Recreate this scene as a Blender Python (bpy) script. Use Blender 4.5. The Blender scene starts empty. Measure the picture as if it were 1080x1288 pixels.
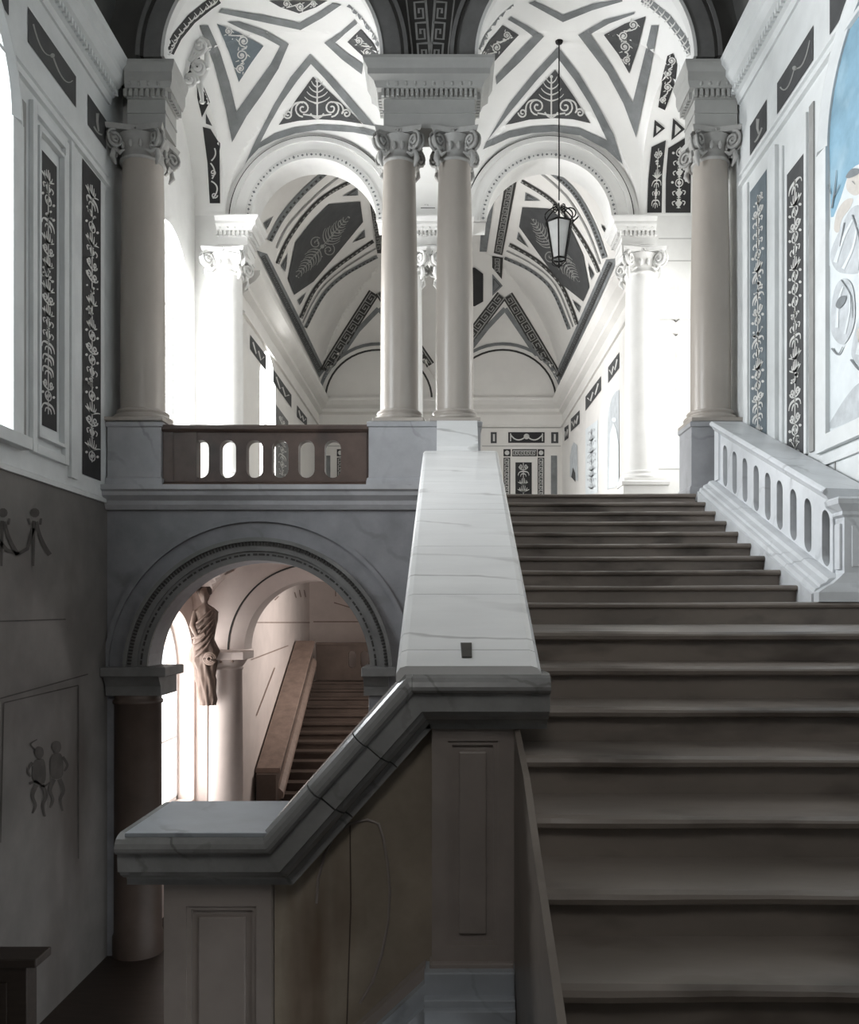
import bpy, math, random
from mathutils import Vector, Matrix
from mathutils.bvhtree import BVHTree
from mathutils.geometry import tessellate_polygon
random.seed(7)
PI = math.pi
SC = bpy.context.scene
COL = SC.collection

# ------------------------------------------------------------------ camera, world, lights, exposure
F, VX, VY = 1100.0, 561.0, 774.0          # focal length in photo pixels, vanishing point of the depth lines
cam = bpy.data.objects.new('camera', bpy.data.cameras.new('camera'))
COL.objects.link(cam)
cam.location = (0, 0, 0)                   # z = 0 is the eye level of the photographer
cam.rotation_euler = (PI / 2, 0, 0)
cam.data.sensor_width = 36.0
cam.data.lens = F / 1288.0 * 36.0
cam.data.shift_x = (540 - VX) / 1288.0
cam.data.shift_y = (VY - 644) / 1288.0
cam.data.clip_start = 0.05
cam.data.clip_end = 200
SC.camera = cam
SC.view_settings.view_transform = 'Standard'
SC.view_settings.look = 'None'
SC.view_settings.gamma = 1.0
SC.view_settings.use_curve_mapping = False
SC.view_settings.exposure = 0.1
SC.cycles.max_bounces = 8
SC.cycles.diffuse_bounces = 5
SC.cycles.glossy_bounces = 3
SC.cycles.transparent_max_bounces = 8
SC.cycles.sample_clamp_indirect = 6.0

world = bpy.data.worlds.new('overcast_sky')
SC.world = world
world.use_nodes = True
bg = world.node_tree.nodes['Background']
bg.inputs[0].default_value = (0.93, 0.97, 1.0, 1)
bg.inputs[1].default_value = 2.2

def area(name, loc, direction, sx, sy, power, color=(1, 1, 1)):
    l = bpy.data.lights.new(name, 'AREA')
    l.shape = 'RECTANGLE'; l.size = sx; l.size_y = sy; l.energy = power; l.color = color
    o = bpy.data.objects.new(name, l); COL.objects.link(o)
    o.location = loc
    o.rotation_euler = Vector(direction).to_track_quat('-Z', 'Y').to_euler()
    return o
# daylight in the window openings; the lower hall and front lamps are added fill
area('daylight_stair_window', (-4.95, 7.6, 3.9), (1, -0.12, -0.1), 2.2, 4.2, 470, (0.93, 0.97, 1)).data.spread = math.radians(135)
area('daylight_landing_window', (-4.75, 13.1, 4.0), (1, 0, -0.1), 2.0, 4.6, 640)
area('daylight_right_landing_window', (4.85, 13.1, 4.2), (-1, 0, -0.1), 1.9, 3.6, 120, (1, 0.97, 0.93))
area('daylight_gallery_window', (-4.0, 17.0, 3.6), (1, 0, 0.15), 1.5, 3.0, 620)
area('daylight_lower_window', (-4.75, 13.25, -1.7), (1, 0, -0.1), 2.0, 3.0, 140, (1, 0.95, 0.92))
area('lower_hall_fill_light', (-0.15, 18.5, -0.2), (-1, 0, -0.1), 1.6, 1.8, 140, (1, 0.93, 0.88))  # lamp added in the hidden right wall to brighten the lower hall
area('front_fill_light', (-0.4, -3.6, 6.0), (0, 1, -0.45), 2.2, 3.4, 120, (1, 0.95, 0.90))  # lamp added behind the camera as front fill

# ------------------------------------------------------------------ helpers
def srgb(v):
    v /= 255.0
    return v / 12.92 if v <= 0.04045 else ((v + 0.055) / 1.055) ** 2.4

def mat(name, rgb, rough=0.6, var=0.12, scale=3.0, vein=None, vscale=1.5, bump=0.0, spec=0.4, stretch=(1, 1, 1), metal=0.0, stain=None):
    m = bpy.data.materials.new(name); m.use_nodes = True
    nt = m.node_tree; N = nt.nodes; L = nt.links
    b = N['Principled BSDF']
    b.inputs['Roughness'].default_value = rough
    b.inputs['Metallic'].default_value = metal
    b.inputs['Specular IOR Level'].default_value = spec
    c = [srgb(x) for x in rgb]
    tc = N.new('ShaderNodeTexCoord'); mp = N.new('ShaderNodeMapping')
    mp.inputs['Scale'].default_value = stretch
    L.new(tc.outputs['Object'], mp.inputs[0])
    no = N.new('ShaderNodeTexNoise'); no.inputs['Scale'].default_value = scale
    no.inputs['Detail'].default_value = 7; no.inputs['Roughness'].default_value = 0.62
    L.new(mp.outputs[0], no.inputs['Vector'])
    rp = N.new('ShaderNodeValToRGB')
    rp.color_ramp.elements[0].position = 0.3; rp.color_ramp.elements[1].position = 0.7
    lo = [max(0, x * (1 - var * 1.6)) for x in c]; hi = [min(1, x * (1 + var)) for x in c]
    rp.color_ramp.elements[0].color = (*lo, 1); rp.color_ramp.elements[1].color = (*hi, 1)
    L.new(no.outputs['Fac'], rp.inputs[0])
    out = rp.outputs[0]
    if vein:
        wv = N.new('ShaderNodeTexWave'); wv.bands_direction = 'DIAGONAL'
        wv.inputs['Scale'].default_value = vscale; wv.inputs['Distortion'].default_value = 9
        wv.inputs['Detail'].default_value = 5; wv.inputs['Detail Scale'].default_value = 1.4
        L.new(mp.outputs[0], wv.inputs['Vector'])
        r2 = N.new('ShaderNodeValToRGB')
        r2.color_ramp.elements[0].position = 0.0; r2.color_ramp.elements[0].color = (1, 1, 1, 1)
        r2.color_ramp.elements[1].position = 0.045; r2.color_ramp.elements[1].color = (0, 0, 0, 1)
        L.new(wv.outputs['Fac'], r2.inputs[0])
        n3 = N.new('ShaderNodeTexNoise'); n3.inputs['Scale'].default_value = scale * 0.8
        L.new(mp.outputs[0], n3.inputs['Vector'])
        mu = N.new('ShaderNodeMath'); mu.operation = 'MULTIPLY'
        r3 = N.new('ShaderNodeValToRGB'); r3.color_ramp.elements[0].position = 0.42; r3.color_ramp.elements[1].position = 0.72
        r3.color_ramp.elements[1].color = (0.7, 0.7, 0.7, 1)
        L.new(n3.outputs['Fac'], r3.inputs[0])
        L.new(r2.outputs[0], mu.inputs[0]); L.new(r3.outputs[0], mu.inputs[1])
        mx = N.new('ShaderNodeMix'); mx.data_type = 'RGBA'
        L.new(mu.outputs[0], mx.inputs[0]); L.new(out, mx.inputs[6])
        mx.inputs[7].default_value = (*[srgb(x) for x in vein], 1)
        out = mx.outputs[2]
    if stain:
        n4 = N.new('ShaderNodeTexNoise'); n4.inputs['Scale'].default_value = stain[1]; n4.inputs['Detail'].default_value = 4
        mp2 = N.new('ShaderNodeMapping'); mp2.inputs['Scale'].default_value = stain[2]
        L.new(tc.outputs['Object'], mp2.inputs[0]); L.new(mp2.outputs[0], n4.inputs['Vector'])
        r4 = N.new('ShaderNodeValToRGB'); r4.color_ramp.elements[0].position = 0.52; r4.color_ramp.elements[1].position = 0.7
        L.new(n4.outputs['Fac'], r4.inputs[0])
        mx = N.new('ShaderNodeMix'); mx.data_type = 'RGBA'
        L.new(r4.outputs[0], mx.inputs[0]); L.new(out, mx.inputs[6])
        mx.inputs[7].default_value = (*[srgb(x) for x in stain[0]], 1)
        out = mx.outputs[2]
    L.new(out, b.inputs['Base Color'])
    if bump:
        bp = N.new('ShaderNodeBump'); bp.inputs['Strength'].default_value = bump; bp.inputs['Distance'].default_value = 0.02
        nb = N.new('ShaderNodeTexNoise'); nb.inputs['Scale'].default_value = scale * 5; nb.inputs['Detail'].default_value = 5
        L.new(mp.outputs[0], nb.inputs['Vector'])
        L.new(nb.outputs['Fac'], bp.inputs['Height']); L.new(bp.outputs[0], b.inputs['Normal'])
    return m

MT = {
    'plaster': mat('white_plaster', (226, 226, 224), 0.75, 0.05, 1.6),
    'vault': mat('vault_plaster', (236, 236, 234), 0.8, 0.03, 1.2),
    'gallery': mat('gallery_plaster', (222, 220, 216), 0.8, 0.04, 1.0),
    'wall': mat('painted_wall', (214, 217, 217), 0.65, 0.06, 2.2, bump=0.05),
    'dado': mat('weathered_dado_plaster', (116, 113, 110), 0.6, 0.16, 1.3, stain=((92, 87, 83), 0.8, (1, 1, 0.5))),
    'darkvault': mat('dark_vault_paint', (92, 92, 90), 0.8, 0.12, 2.0),
    'arcade': mat('grey_stucco', (134, 135, 139), 0.5, 0.14, 2.4, vein=(110, 110, 112), vscale=0.5),
    'ring': mat('grey_arch_stone', (118, 118, 117), 0.6, 0.15, 3.0),
    'marble': mat('white_marble', (226, 226, 225), 0.3, 0.06, 2.5, vein=(120, 117, 114), vscale=0.85, stretch=(0.4, 1.0, 1.0), bump=0.03),
    'marble_cool': mat('cool_grey_marble', (170, 176, 182), 0.3, 0.12, 3.0, vein=(104, 108, 112), vscale=1.2, bump=0.04),
    'cap': mat('worn_marble_cap', (150, 150, 149), 0.24, 0.16, 4.0, vein=(88, 86, 84), vscale=2.0, bump=0.08),
    'parapet': mat('brown_grey_marble', (158, 147, 132), 0.4, 0.2, 2.2, stain=((92, 70, 52), 1.6, (1.6, 1, 0.35)), bump=0.05),
    'newel': mat('taupe_marble', (158, 149, 143), 0.42, 0.12, 2.5, bump=0.04),
    'step': mat('worn_brown_stone', (132, 123, 115), 0.36, 0.16, 2.0, bump=0.08, stretch=(0.5, 1, 1), stain=((80, 72, 65), 2.2, (0.6, 1, 1.5))),
    'balus_dark': mat('dark_red_marble', (88, 73, 66), 0.4, 0.2, 3.0, stain=((66, 56, 52), 2.0, (1, 1, 1))),
    'balus': mat('cool_white_marble', (214, 217, 220), 0.35, 0.07, 3.0, vein=(150, 152, 155), vscale=0.8),
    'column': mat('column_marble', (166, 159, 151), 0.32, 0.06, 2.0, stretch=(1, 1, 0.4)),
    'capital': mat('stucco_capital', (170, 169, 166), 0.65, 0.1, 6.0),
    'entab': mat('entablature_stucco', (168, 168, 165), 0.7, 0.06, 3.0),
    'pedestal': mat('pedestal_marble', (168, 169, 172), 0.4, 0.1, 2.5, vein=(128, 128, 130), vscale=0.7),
    'band': mat('grey_painted_band', (122, 125, 126), 0.75, 0.16, 4.0),
    'panel': mat('charcoal_painted_panel', (72, 73, 74), 0.7, 0.14, 4.0),
    'panel_dark': mat('black_painted_panel', (44, 44, 45), 0.65, 0.14, 5.0),
    'panel_blue': mat('blue_grey_painted_panel', (104, 114, 120), 0.7, 0.12, 4.0),
    'scroll': mat('pale_scroll_paint', (206, 206, 203), 0.7, 0.08, 8.0),
    'scroll_dim': mat('faded_scroll_paint', (150, 150, 147), 0.7, 0.12, 8.0),
    'keydark': mat('dark_key_paint', (58, 57, 55), 0.7, 0.1, 5.0),
    'keyline_and_shade': mat('grey_line_and_shade_paint', (150, 150, 148), 0.75, 0.08, 5.0),
    'sky_blue': mat('mural_blue', (132, 168, 188), 0.7, 0.16, 2.2, stain=((170, 196, 208), 1.4, (1, 1, 1))),
    'mural_pale': mat('mural_pale', (214, 220, 222), 0.7, 0.06, 3.0),
    'mural_mid': mat('mural_grey', (190, 195, 198), 0.7, 0.14, 5.0),
    'mural_dark': mat('mural_shadow', (122, 127, 130), 0.7, 0.14, 5.0),
    'mural_tan': mat('mural_tan', (200, 195, 188), 0.7, 0.1, 5.0),
    'faded': mat('faded_brown_paint', (104, 96, 90), 0.7, 0.2, 6.0),
    'faded_grey': mat('faded_grey_paint', (116, 116, 116), 0.7, 0.15, 6.0),
    'faded_dark': mat('faded_dark_paint', (74, 71, 68), 0.7, 0.2, 6.0),
    'pink': mat('warm_lower_plaster', (206, 194, 188), 0.7, 0.06, 1.6),
    'statue': mat('warm_statue_stucco', (140, 122, 112), 0.6, 0.16, 5.0),
    'iron': mat('black_iron', (26, 25, 25), 0.45, 0.1, 8.0, metal=0.6),
    'wood': mat('dark_wood', (52, 44, 38), 0.5, 0.2, 3.0, stretch=(1, 6, 6)),
    'lower_stone': mat('dark_lower_stone', (88, 76, 69), 0.5, 0.18, 2.0),
    'floor': mat('grey_floor_stone', (120, 116, 110), 0.5, 0.12, 2.0),
    'paint_white': mat('window_paint', (228, 230, 230), 0.5, 0.03, 3.0),
    'slot_shade': mat('slot_shade_black', (20, 20, 21), 0.8, 0.1, 5.0),  # shade colour of the sheet behind the balustrade slots
    'hole': mat('dark_iron_clamp', (62, 58, 54), 0.5, 0.25, 20.0, metal=0.3),
}
gl = bpy.data.materials.new('window_glass'); gl.use_nodes = True
_n = gl.node_tree.nodes; _l = gl.node_tree.links
for x in list(_n):
    if x.type != 'OUTPUT_MATERIAL': _n.remove(x)
_t = _n.new('ShaderNodeBsdfTransparent'); _g = _n.new('ShaderNodeBsdfGlossy'); _m = _n.new('ShaderNodeMixShader')
_g.inputs['Roughness'].default_value = 0.05; _m.inputs[0].default_value = 0.07
_l.new(_t.outputs[0], _m.inputs[1]); _l.new(_g.outputs[0], _m.inputs[2])
_l.new(_m.outputs[0], [x for x in _n if x.type == 'OUTPUT_MATERIAL'][0].inputs[0])
MT['glass'] = gl
fg = mat('frosted_lantern_glass', (224, 226, 226), 0.25, 0.05, 6.0)
fg.node_tree.nodes['Principled BSDF'].inputs['Transmission Weight'].default_value = 0.35
MT['frosted'] = fg

def PX(x, y, Y):                            # photo pixel -> point on the plane at depth Y
    return ((x - VX) / F * Y, Y, (VY - y) / F * Y)

class MB:
    def __init__(s): s.v = []; s.f = []; s.smooth = set()
    def add(s, vs, fs, smooth=False):
        b = len(s.v); s.v += [tuple(v) for v in vs]
        for f in fs:
            if smooth: s.smooth.add(len(s.f))
            s.f.append([i + b for i in f])
        return s
    def box(s, x0, x1, y0, y1, z0, z1):
        return s.add([(x0, y0, z0), (x1, y0, z0), (x1, y1, z0), (x0, y1, z0), (x0, y0, z1), (x1, y0, z1), (x1, y1, z1), (x0, y1, z1)],
                     [(0, 3, 2, 1), (4, 5, 6, 7), (0, 1, 5, 4), (1, 2, 6, 5), (2, 3, 7, 6), (3, 0, 4, 7)])
    def loft(s, rings, closed=True, cap=True, smooth=False):
        n = len(rings[0]); vs = [v for r in rings for v in r]; fs = []
        for i in range(len(rings) - 1):
            for j in range(n if closed else n - 1):
                k = (j + 1) % n
                fs.append((i * n + j, i * n + k, (i + 1) * n + k, (i + 1) * n + j))
        s.add(vs, fs, smooth)
        if cap and closed:
            s.add(rings[0], [tuple(range(n - 1, -1, -1))]); s.add(rings[-1], [tuple(range(n))])
        return s
    def prism(s, poly, axis, a0, a1):        # poly in the two other axes, extruded along axis
        def m(p, a):
            if axis == 'X': return (a, p[0], p[1])
            if axis == 'Y': return (p[0], a, p[1])
            return (p[0], p[1], a)
        return s.loft([[m(p, a0) for p in poly], [m(p, a1) for p in poly]])
    def lathe(s, c, prof, n=28):             # prof [(r, z)]
        rings = [[(c[0] + r * math.cos(2 * PI * k / n), c[1] + r * math.sin(2 * PI * k / n), z) for k in range(n)] for r, z in prof]
        return s.loft(rings, smooth=True)
    def tube(s, path, r, n=7, taper=None):
        rings = []
        P = [Vector(p) for p in path]
        for i, p in enumerate(P):
            d = (P[min(i + 1, len(P) - 1)] - P[max(i - 1, 0)])
            d = d.normalized() if d.length > 1e-9 else Vector((0, 0, 1))
            u = d.cross(Vector((0.3, 0.1, 1)));
            if u.length < 1e-3: u = d.cross(Vector((1, 0, 0)))
            u.normalize(); w = d.cross(u)
            rr = r * (taper[i] if taper else 1)
            rings.append([tuple(p + u * rr * math.cos(2 * PI * k / n) + w * rr * math.sin(2 * PI * k / n)) for k in range(n)])
        return s.loft(rings, smooth=True)
    def arc(s, prof, c, a0, a1, n, plane='Y'):   # closed profile [(radius, depth)] swept round centre c=(u, z)
        rings = []
        for i in range(n + 1):
            a = a0 + (a1 - a0) * i / n
            ring = []
            for r, d in prof:
                u = c[0] + r * math.cos(a); z = c[1] + r * math.sin(a)
                ring.append((u, d, z) if plane == 'Y' else (d, u, z))
            rings.append(ring)
        return s.loft(rings)
    def wall(s, plane, u0, u1, z0, z1, d0, d1, ops, n=40):
        # solid wall with arched openings (uc, R, zs, sill)
        def m(u, d, z): return (u, d, z) if plane == 'Y' else (d, u, z)
        def blk(pa):                          # pa: quad polygon in (u, z)
            s.loft([[m(u, d0, z) for u, z in pa], [m(u, d1, z) for u, z in pa]])
        cur = u0
        for uc, R, zs, sill in sorted(ops):
            if uc - R > cur + 1e-6: blk([(cur, z0), (uc - R, z0), (uc - R, z1), (cur, z1)])
            if sill > z0 + 1e-6: blk([(uc - R, z0), (uc + R, z0), (uc + R, sill), (uc - R, sill)])
            for i in range(n):
                a = PI - PI * i / n; b = PI - PI * (i + 1) / n
                ua, za, ub, zb = uc + R * math.cos(a), zs + R * math.sin(a), uc + R * math.cos(b), zs + R * math.sin(b)
                blk([(ua, za), (ub, zb), (ub, z1), (ua, z1)])
            cur = uc + R
        if u1 > cur + 1e-6: blk([(cur, z0), (u1, z0), (u1, z1), (cur, z1)])
        return s
    def build(s, name, m, parent=None, bevel=0.0):
        me = bpy.data.meshes.new(name)
        me.from_pydata(s.v, [], s.f); me.update()
        for i in s.smooth: me.polygons[i].use_smooth = True
        o = bpy.data.objects.new(name, me); COL.objects.link(o)
        me.materials.append(MT[m] if isinstance(m, str) else m)
        if parent: adopt(o, parent)
        if bevel:
            import bmesh
            bm = bmesh.new(); bm.from_mesh(me); bmesh.ops.recalc_face_normals(bm, faces=bm.faces); bm.to_mesh(me); bm.free()
            b = o.modifiers.new('bevel', 'BEVEL'); b.width = bevel; b.segments = 2; b.limit_method = 'ANGLE'
        else:
            import bmesh
            bm = bmesh.new(); bm.from_mesh(me); bmesh.ops.recalc_face_normals(bm, faces=bm.faces); bm.to_mesh(me); bm.free()
        return o

WORLD = {}
def wloc(o):
    return WORLD.get(o.name, Vector((0, 0, 0)))
def adopt(o, parent):
    o.parent = parent
    o.matrix_parent_inverse = Matrix.Translation(-wloc(parent))
def tag(o, label, cat, group=None):
    o['label'] = label; o['category'] = cat
    if group: o['group'] = group
    return o
def thing(name, label, cat, loc=(0, 0, 0), group=None):
    o = bpy.data.objects.new(name, None); COL.objects.link(o)
    o.location = loc; o.empty_display_size = 0.2
    WORLD[o.name] = Vector(loc)
    return tag(o, label, cat, group)
def struct(o, label=None):
    o['kind'] = 'structure'
    if label: o['label'] = label
    return o
def box(name, m, x0, x1, y0, y1, z0, z1, parent=None, bevel=0.0):
    return MB().box(x0, x1, y0, y1, z0, z1).build(name, m, parent, bevel)

# ---- painted decoration: shapes given in photo pixels, lifted onto the real surface they are painted on
def plane_x(c, off=0.006):
    def fn(x, y):
        if (x - VX) * c <= 0: return None
        Y = c * F / (x - VX)
        return (c - math.copysign(off, c), Y, (VY - y) / F * Y)
    return fn
def plane_y(Y, off=0.006):
    def fn(x, y):
        p = PX(x, y, Y - off); return p
    return fn
def on_mesh(o, off=0.01):
    me = o.data
    bvh = BVHTree.FromPolygons([v.co for v in me.vertices], [tuple(p.vertices) for p in me.polygons])
    def fn(x, y):
        d = Vector(((x - VX) / F, 1, (VY - y) / F))
        h, nrm, _, _ = bvh.ray_cast(Vector((0, 0, 0)), d.normalized())
        if h is None: return None
        if nrm.dot(d) > 0: nrm = -nrm
        return tuple(h + nrm * off)
    return fn
class Paint:
    def __init__(s, fn, res=7.0): s.fn = fn; s.res = res; s.mb = MB()
    def poly(s, pts, res=None):
        res = res or s.res
        tri = tessellate_polygon([[Vector((p[0], p[1], 0)) for p in pts]])
        todo = [tuple((pts[i][0], pts[i][1]) for i in t) for t in tri]
        out = []
        while todo:
            a, b, c = todo.pop()
            e = [(math.dist(a, b), 0), (math.dist(b, c), 1), (math.dist(c, a), 2)]
            m = max(e)
            if m[0] > res and len(out) < 6000:
                if m[1] == 0: q = ((a[0] + b[0]) / 2, (a[1] + b[1]) / 2); todo += [(a, q, c), (q, b, c)]
                elif m[1] == 1: q = ((b[0] + c[0]) / 2, (b[1] + c[1]) / 2); todo += [(a, b, q), (a, q, c)]
                else: q = ((a[0] + c[0]) / 2, (a[1] + c[1]) / 2); todo += [(a, b, q), (q, b, c)]
            else: out.append((a, b, c))
        cache = {}
        for t in out:
            ids = []
            for p in t:
                k = (round(p[0], 3), round(p[1], 3))
                if k not in cache:
                    h = s.fn(*p)
                    if h is None: cache[k] = None
                    else: s.mb.v.append(h); cache[k] = len(s.mb.v) - 1
                ids.append(cache[k])
            if None not in ids: s.mb.f.append(ids)
        return s
    def line(s, pts, w, w2=None, res=None):
        res = res or s.res
        w2 = w if w2 is None else w2
        q = []
        for a, b in zip(pts[:-1], pts[1:]):
            n = max(1, int(math.dist(a, b) / res))
            q += [(a[0] + (b[0] - a[0]) * i / n, a[1] + (b[1] - a[1]) * i / n) for i in range(n)]
        q.append(pts[-1])
        prev = None
        for i, p in enumerate(q):
            a = q[max(0, i - 1)]; b = q[min(len(q) - 1, i + 1)]
            dx, dy = b[0] - a[0], b[1] - a[1]; l = math.hypot(dx, dy) or 1
            ww = (w + (w2 - w) * i / max(1, len(q) - 1)) / 2
            h1 = s.fn(p[0] - dy / l * ww, p[1] + dx / l * ww); h2 = s.fn(p[0] + dy / l * ww, p[1] - dx / l * ww)
            if h1 is None or h2 is None: prev = None; continue
            s.mb.v += [h1, h2]; k = len(s.mb.v)
            if prev is not None: s.mb.f.append([prev, prev + 1, k - 1, k - 2])
            prev = k - 2
        return s
    def loop(s, pts, w): return s.line(list(pts) + [pts[0]], w)
    def dot(s, c, r, n=10): return s.poly([(c[0] + r * math.cos(2 * PI * k / n), c[1] + r * math.sin(2 * PI * k / n)) for k in range(n)], res=99)
    def build(s, name, m, parent):
        if not s.mb.f: return None
        me = bpy.data.meshes.new(name); me.from_pydata(s.mb.v, [], s.mb.f); me.update()
        o = bpy.data.objects.new(name, me); COL.objects.link(o); me.materials.append(MT[m])
        if parent: adopt(o, parent)
        return o
def bez(p0, p1, p2, n=8):
    return [((1 - t) ** 2 * p0[0] + 2 * t * (1 - t) * p1[0] + t * t * p2[0], (1 - t) ** 2 * p0[1] + 2 * t * (1 - t) * p1[1] + t * t * p2[1]) for t in [i / n for i in range(n + 1)]]
def spiral(c, r, turns, a0, dr=1, n=22):
    return [(c[0] + r * (1 - 0.85 * i / n) * math.cos(a0 + dr * 2 * PI * turns * i / n), c[1] + r * (1 - 0.85 * i / n) * math.sin(a0 + dr * 2 * PI * turns * i / n)) for i in range(n + 1)]
def smooth(pts, closed=False, n=5):
    out = []; N_ = len(pts)
    g = (lambda i: pts[i % N_]) if closed else (lambda i: pts[min(max(i, 0), N_ - 1)])
    for i in range(N_ if closed else N_ - 1):
        p0, p1, p2, p3 = g(i - 1), g(i), g(i + 1), g(i + 2)
        for k in range(n):
            t = k / n
            out.append(tuple(0.5 * (2 * p1[j] + (p2[j] - p0[j]) * t + (2 * p0[j] - 5 * p1[j] + 4 * p2[j] - p3[j]) * t * t + (3 * p1[j] - p0[j] - 3 * p2[j] + p3[j]) * t ** 3) for j in (0, 1)))
    if not closed: out.append(pts[-1])
    return out
def quad_map(q):                              # unit square -> pixel quad (tl, tr, br, bl)
    def fn(u, v):
        a = (q[0][0] + (q[1][0] - q[0][0]) * u, q[0][1] + (q[1][1] - q[0][1]) * u)
        b = (q[3][0] + (q[2][0] - q[3][0]) * u, q[3][1] + (q[2][1] - q[3][1]) * u)
        return (a[0] + (b[0] - a[0]) * v, a[1] + (b[1] - a[1]) * v)
    return fn
def mp(fn, pts): return [fn(*p) for p in pts]
def candelabra(P, q, n, w, seed=0):           # painted grotesque strip: leaves, urns, buds and curls up a stem
    rnd = random.Random(seed * 17 + n); M = quad_map(q); n = int(n * 1.7)
    P.line(mp(M, [(0.5, 0.05), (0.5, 0.95)]), w * 0.45)
    for k in range(n):
        h = 0.9 / n; v = 0.05 + h * k; t = rnd.randrange(6); sc_ = rnd.uniform(0.7, 1.15)
        J = lambda a: a * rnd.uniform(0.85, 1.15)
        if t == 0:                             # acanthus tuft
            for sgn in (-1, 1):
                for j in range(3):
                    P.line(mp(M, bez((0.5, v + h * 0.98), (0.5 + sgn * J(0.12 + 0.12 * j), v + h * (0.8 - 0.1 * j)), (0.5 + sgn * J(0.10 + 0.13 * j) * sc_, v + h * (0.1 + 0.26 * j)))), w * 1.0, w * 0.25)
        elif t == 1:                           # paired curls
            for sgn in (-1, 1):
                P.line(mp(M, [(0.5 + sgn * (0.17 + 0.13 * sc_ * (1 - 0.8 * i / 14) * math.cos(2.8 * PI * i / 14)), v + h * (0.5 + 0.36 * (1 - 0.8 * i / 14) * math.sin(2.8 * PI * i / 14))) for i in range(15)]), w * 0.75, w * 0.4)
                P.line(mp(M, bez((0.5, v + h), (0.5 + sgn * 0.1, v + h * 0.9), (0.5 + sgn * 0.2, v + h * 0.84))), w * 0.6)
        elif t == 2:                           # urn
            P.poly(mp(M, [(0.40, v + h * 0.1), (0.60, v + h * 0.1), (0.56, v + h * 0.25), (0.66, v + h * 0.45), (0.58, v + h * 0.75), (0.53, v + h * 0.85), (0.60, v + h * 0.97), (0.40, v + h * 0.97), (0.47, v + h * 0.85), (0.42, v + h * 0.75), (0.34, v + h * 0.45), (0.44, v + h * 0.25)]), 99)
            for sgn in (-1, 1): P.line(mp(M, bez((0.5 + sgn * 0.15, v + h * 0.3), (0.5 + sgn * 0.36, v + h * 0.3), (0.5 + sgn * 0.22, v + h * 0.7))), w * 0.5)
        elif t == 3:                           # flower spray
            for _ in range(7):
                c = (0.5 + rnd.uniform(-0.3, 0.3), v + h * rnd.uniform(0.1, 0.9)); P.dot(M(*c), w * rnd.uniform(0.4, 0.85), 6)
                if rnd.random() < 0.6: P.line(mp(M, [(0.5, v + h * 0.9), c]), w * 0.3)
        elif t == 4:                           # drooping leaves
            for sgn in (-1, 1):
                P.line(mp(M, bez((0.5, v + h * 0.2), (0.5 + sgn * J(0.34), v + h * 0.1), (0.5 + sgn * J(0.32) * sc_, v + h * 0.75))), w * 1.2, w * 0.3)
                P.line(mp(M, bez((0.5, v + h * 0.5), (0.5 + sgn * 0.16, v + h * 0.45), (0.5 + sgn * 0.17, v + h * 0.9))), w * 0.9, w * 0.3)
        else:                                  # oval medallion with buds
            P.line(mp(M, [(0.5 + 0.16 * math.cos(2 * PI * i / 14), v + h * (0.5 + 0.38 * math.sin(2 * PI * i / 14))) for i in range(15)]), w * 0.5)
            P.dot(M(0.5, v + h * 0.5), w * 1.0, 7)
            for sgn in (-1, 1): P.dot(M(0.5 + sgn * 0.3, v + h * J(0.4)), w * 0.7, 6)
def key_band(P, path, width, period, w):       # Greek key meander along a pixel path
    L = [0]
    for a, b in zip(path[:-1], path[1:]): L.append(L[-1] + math.dist(a, b))
    def at(t, v):
        t = min(max(t, 0), L[-1] - 1e-6)
        i = max(k for k in range(len(path) - 1) if L[k] <= t)
        f = (t - L[i]) / (L[i + 1] - L[i]); a, b = path[i], path[i + 1]
        dx, dy = (b[0] - a[0]) / (L[i + 1] - L[i]), (b[1] - a[1]) / (L[i + 1] - L[i])
        return (a[0] + (b[0] - a[0]) * f - dy * v, a[1] + (b[1] - a[1]) * f + dx * v)
    n = max(1, int(round(L[-1] / period))); p = L[-1] / n; h = width
    for k in range(n):
        t0 = k * p
        g = [(0.02, -.36), (0.02, .36), (0.80, .36), (0.80, -.14), (0.34, -.14), (0.34, .12), (0.56, .12)]
        P.line([at(t0 + a * p, b * h) for a, b in g], w, res=99)
        P.line([at(t0 + 0.02 * p, -.36 * h), at(t0 + 1.02 * p, -.36 * h)], w, res=99)
def band_poly(path, width):
    A, B = [], []
    for i, p in enumerate(path):
        a = path[max(0, i - 1)]; b = path[min(len(path) - 1, i + 1)]
        dx, dy = b[0] - a[0], b[1] - a[1]; l = math.hypot(dx, dy) or 1
        A.append((p[0] - dy / l * width / 2, p[1] + dx / l * width / 2)); B.append((p[0] + dy / l * width / 2, p[1] - dx / l * width / 2))
    return A + B[::-1]
def painted(surf, parent, poly, m, deco=None, dm='scroll', name='painted_panel', dname='scrollwork', res=7.0, surf2=None):
    p = Paint(surf, res); p.poly(poly); o = p.build(name, m, parent)
    if deco and o:
        d = Paint(surf2 or surf, res); deco(d); d.build(dname, dm, o)
    return o

# ------------------------------------------------------------------ main measures (metres, from the photo)
XL, XR = -4.38, 3.81              # stair hall side walls
Y1, Y1B = 11.3, 11.85             # front arcade
Y2, Y2B = 14.35, 14.85            # rear arcade
YG = 23.8                         # gallery end wall
ZL = 1.553                        # upper landing
ZF, ZLOW = -1.68, -4.4            # floor under the camera, lower hall floor
XOL, XOR = -4.12, 4.35            # outer walls of the landing bays
S1 = Y1 / F

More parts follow.
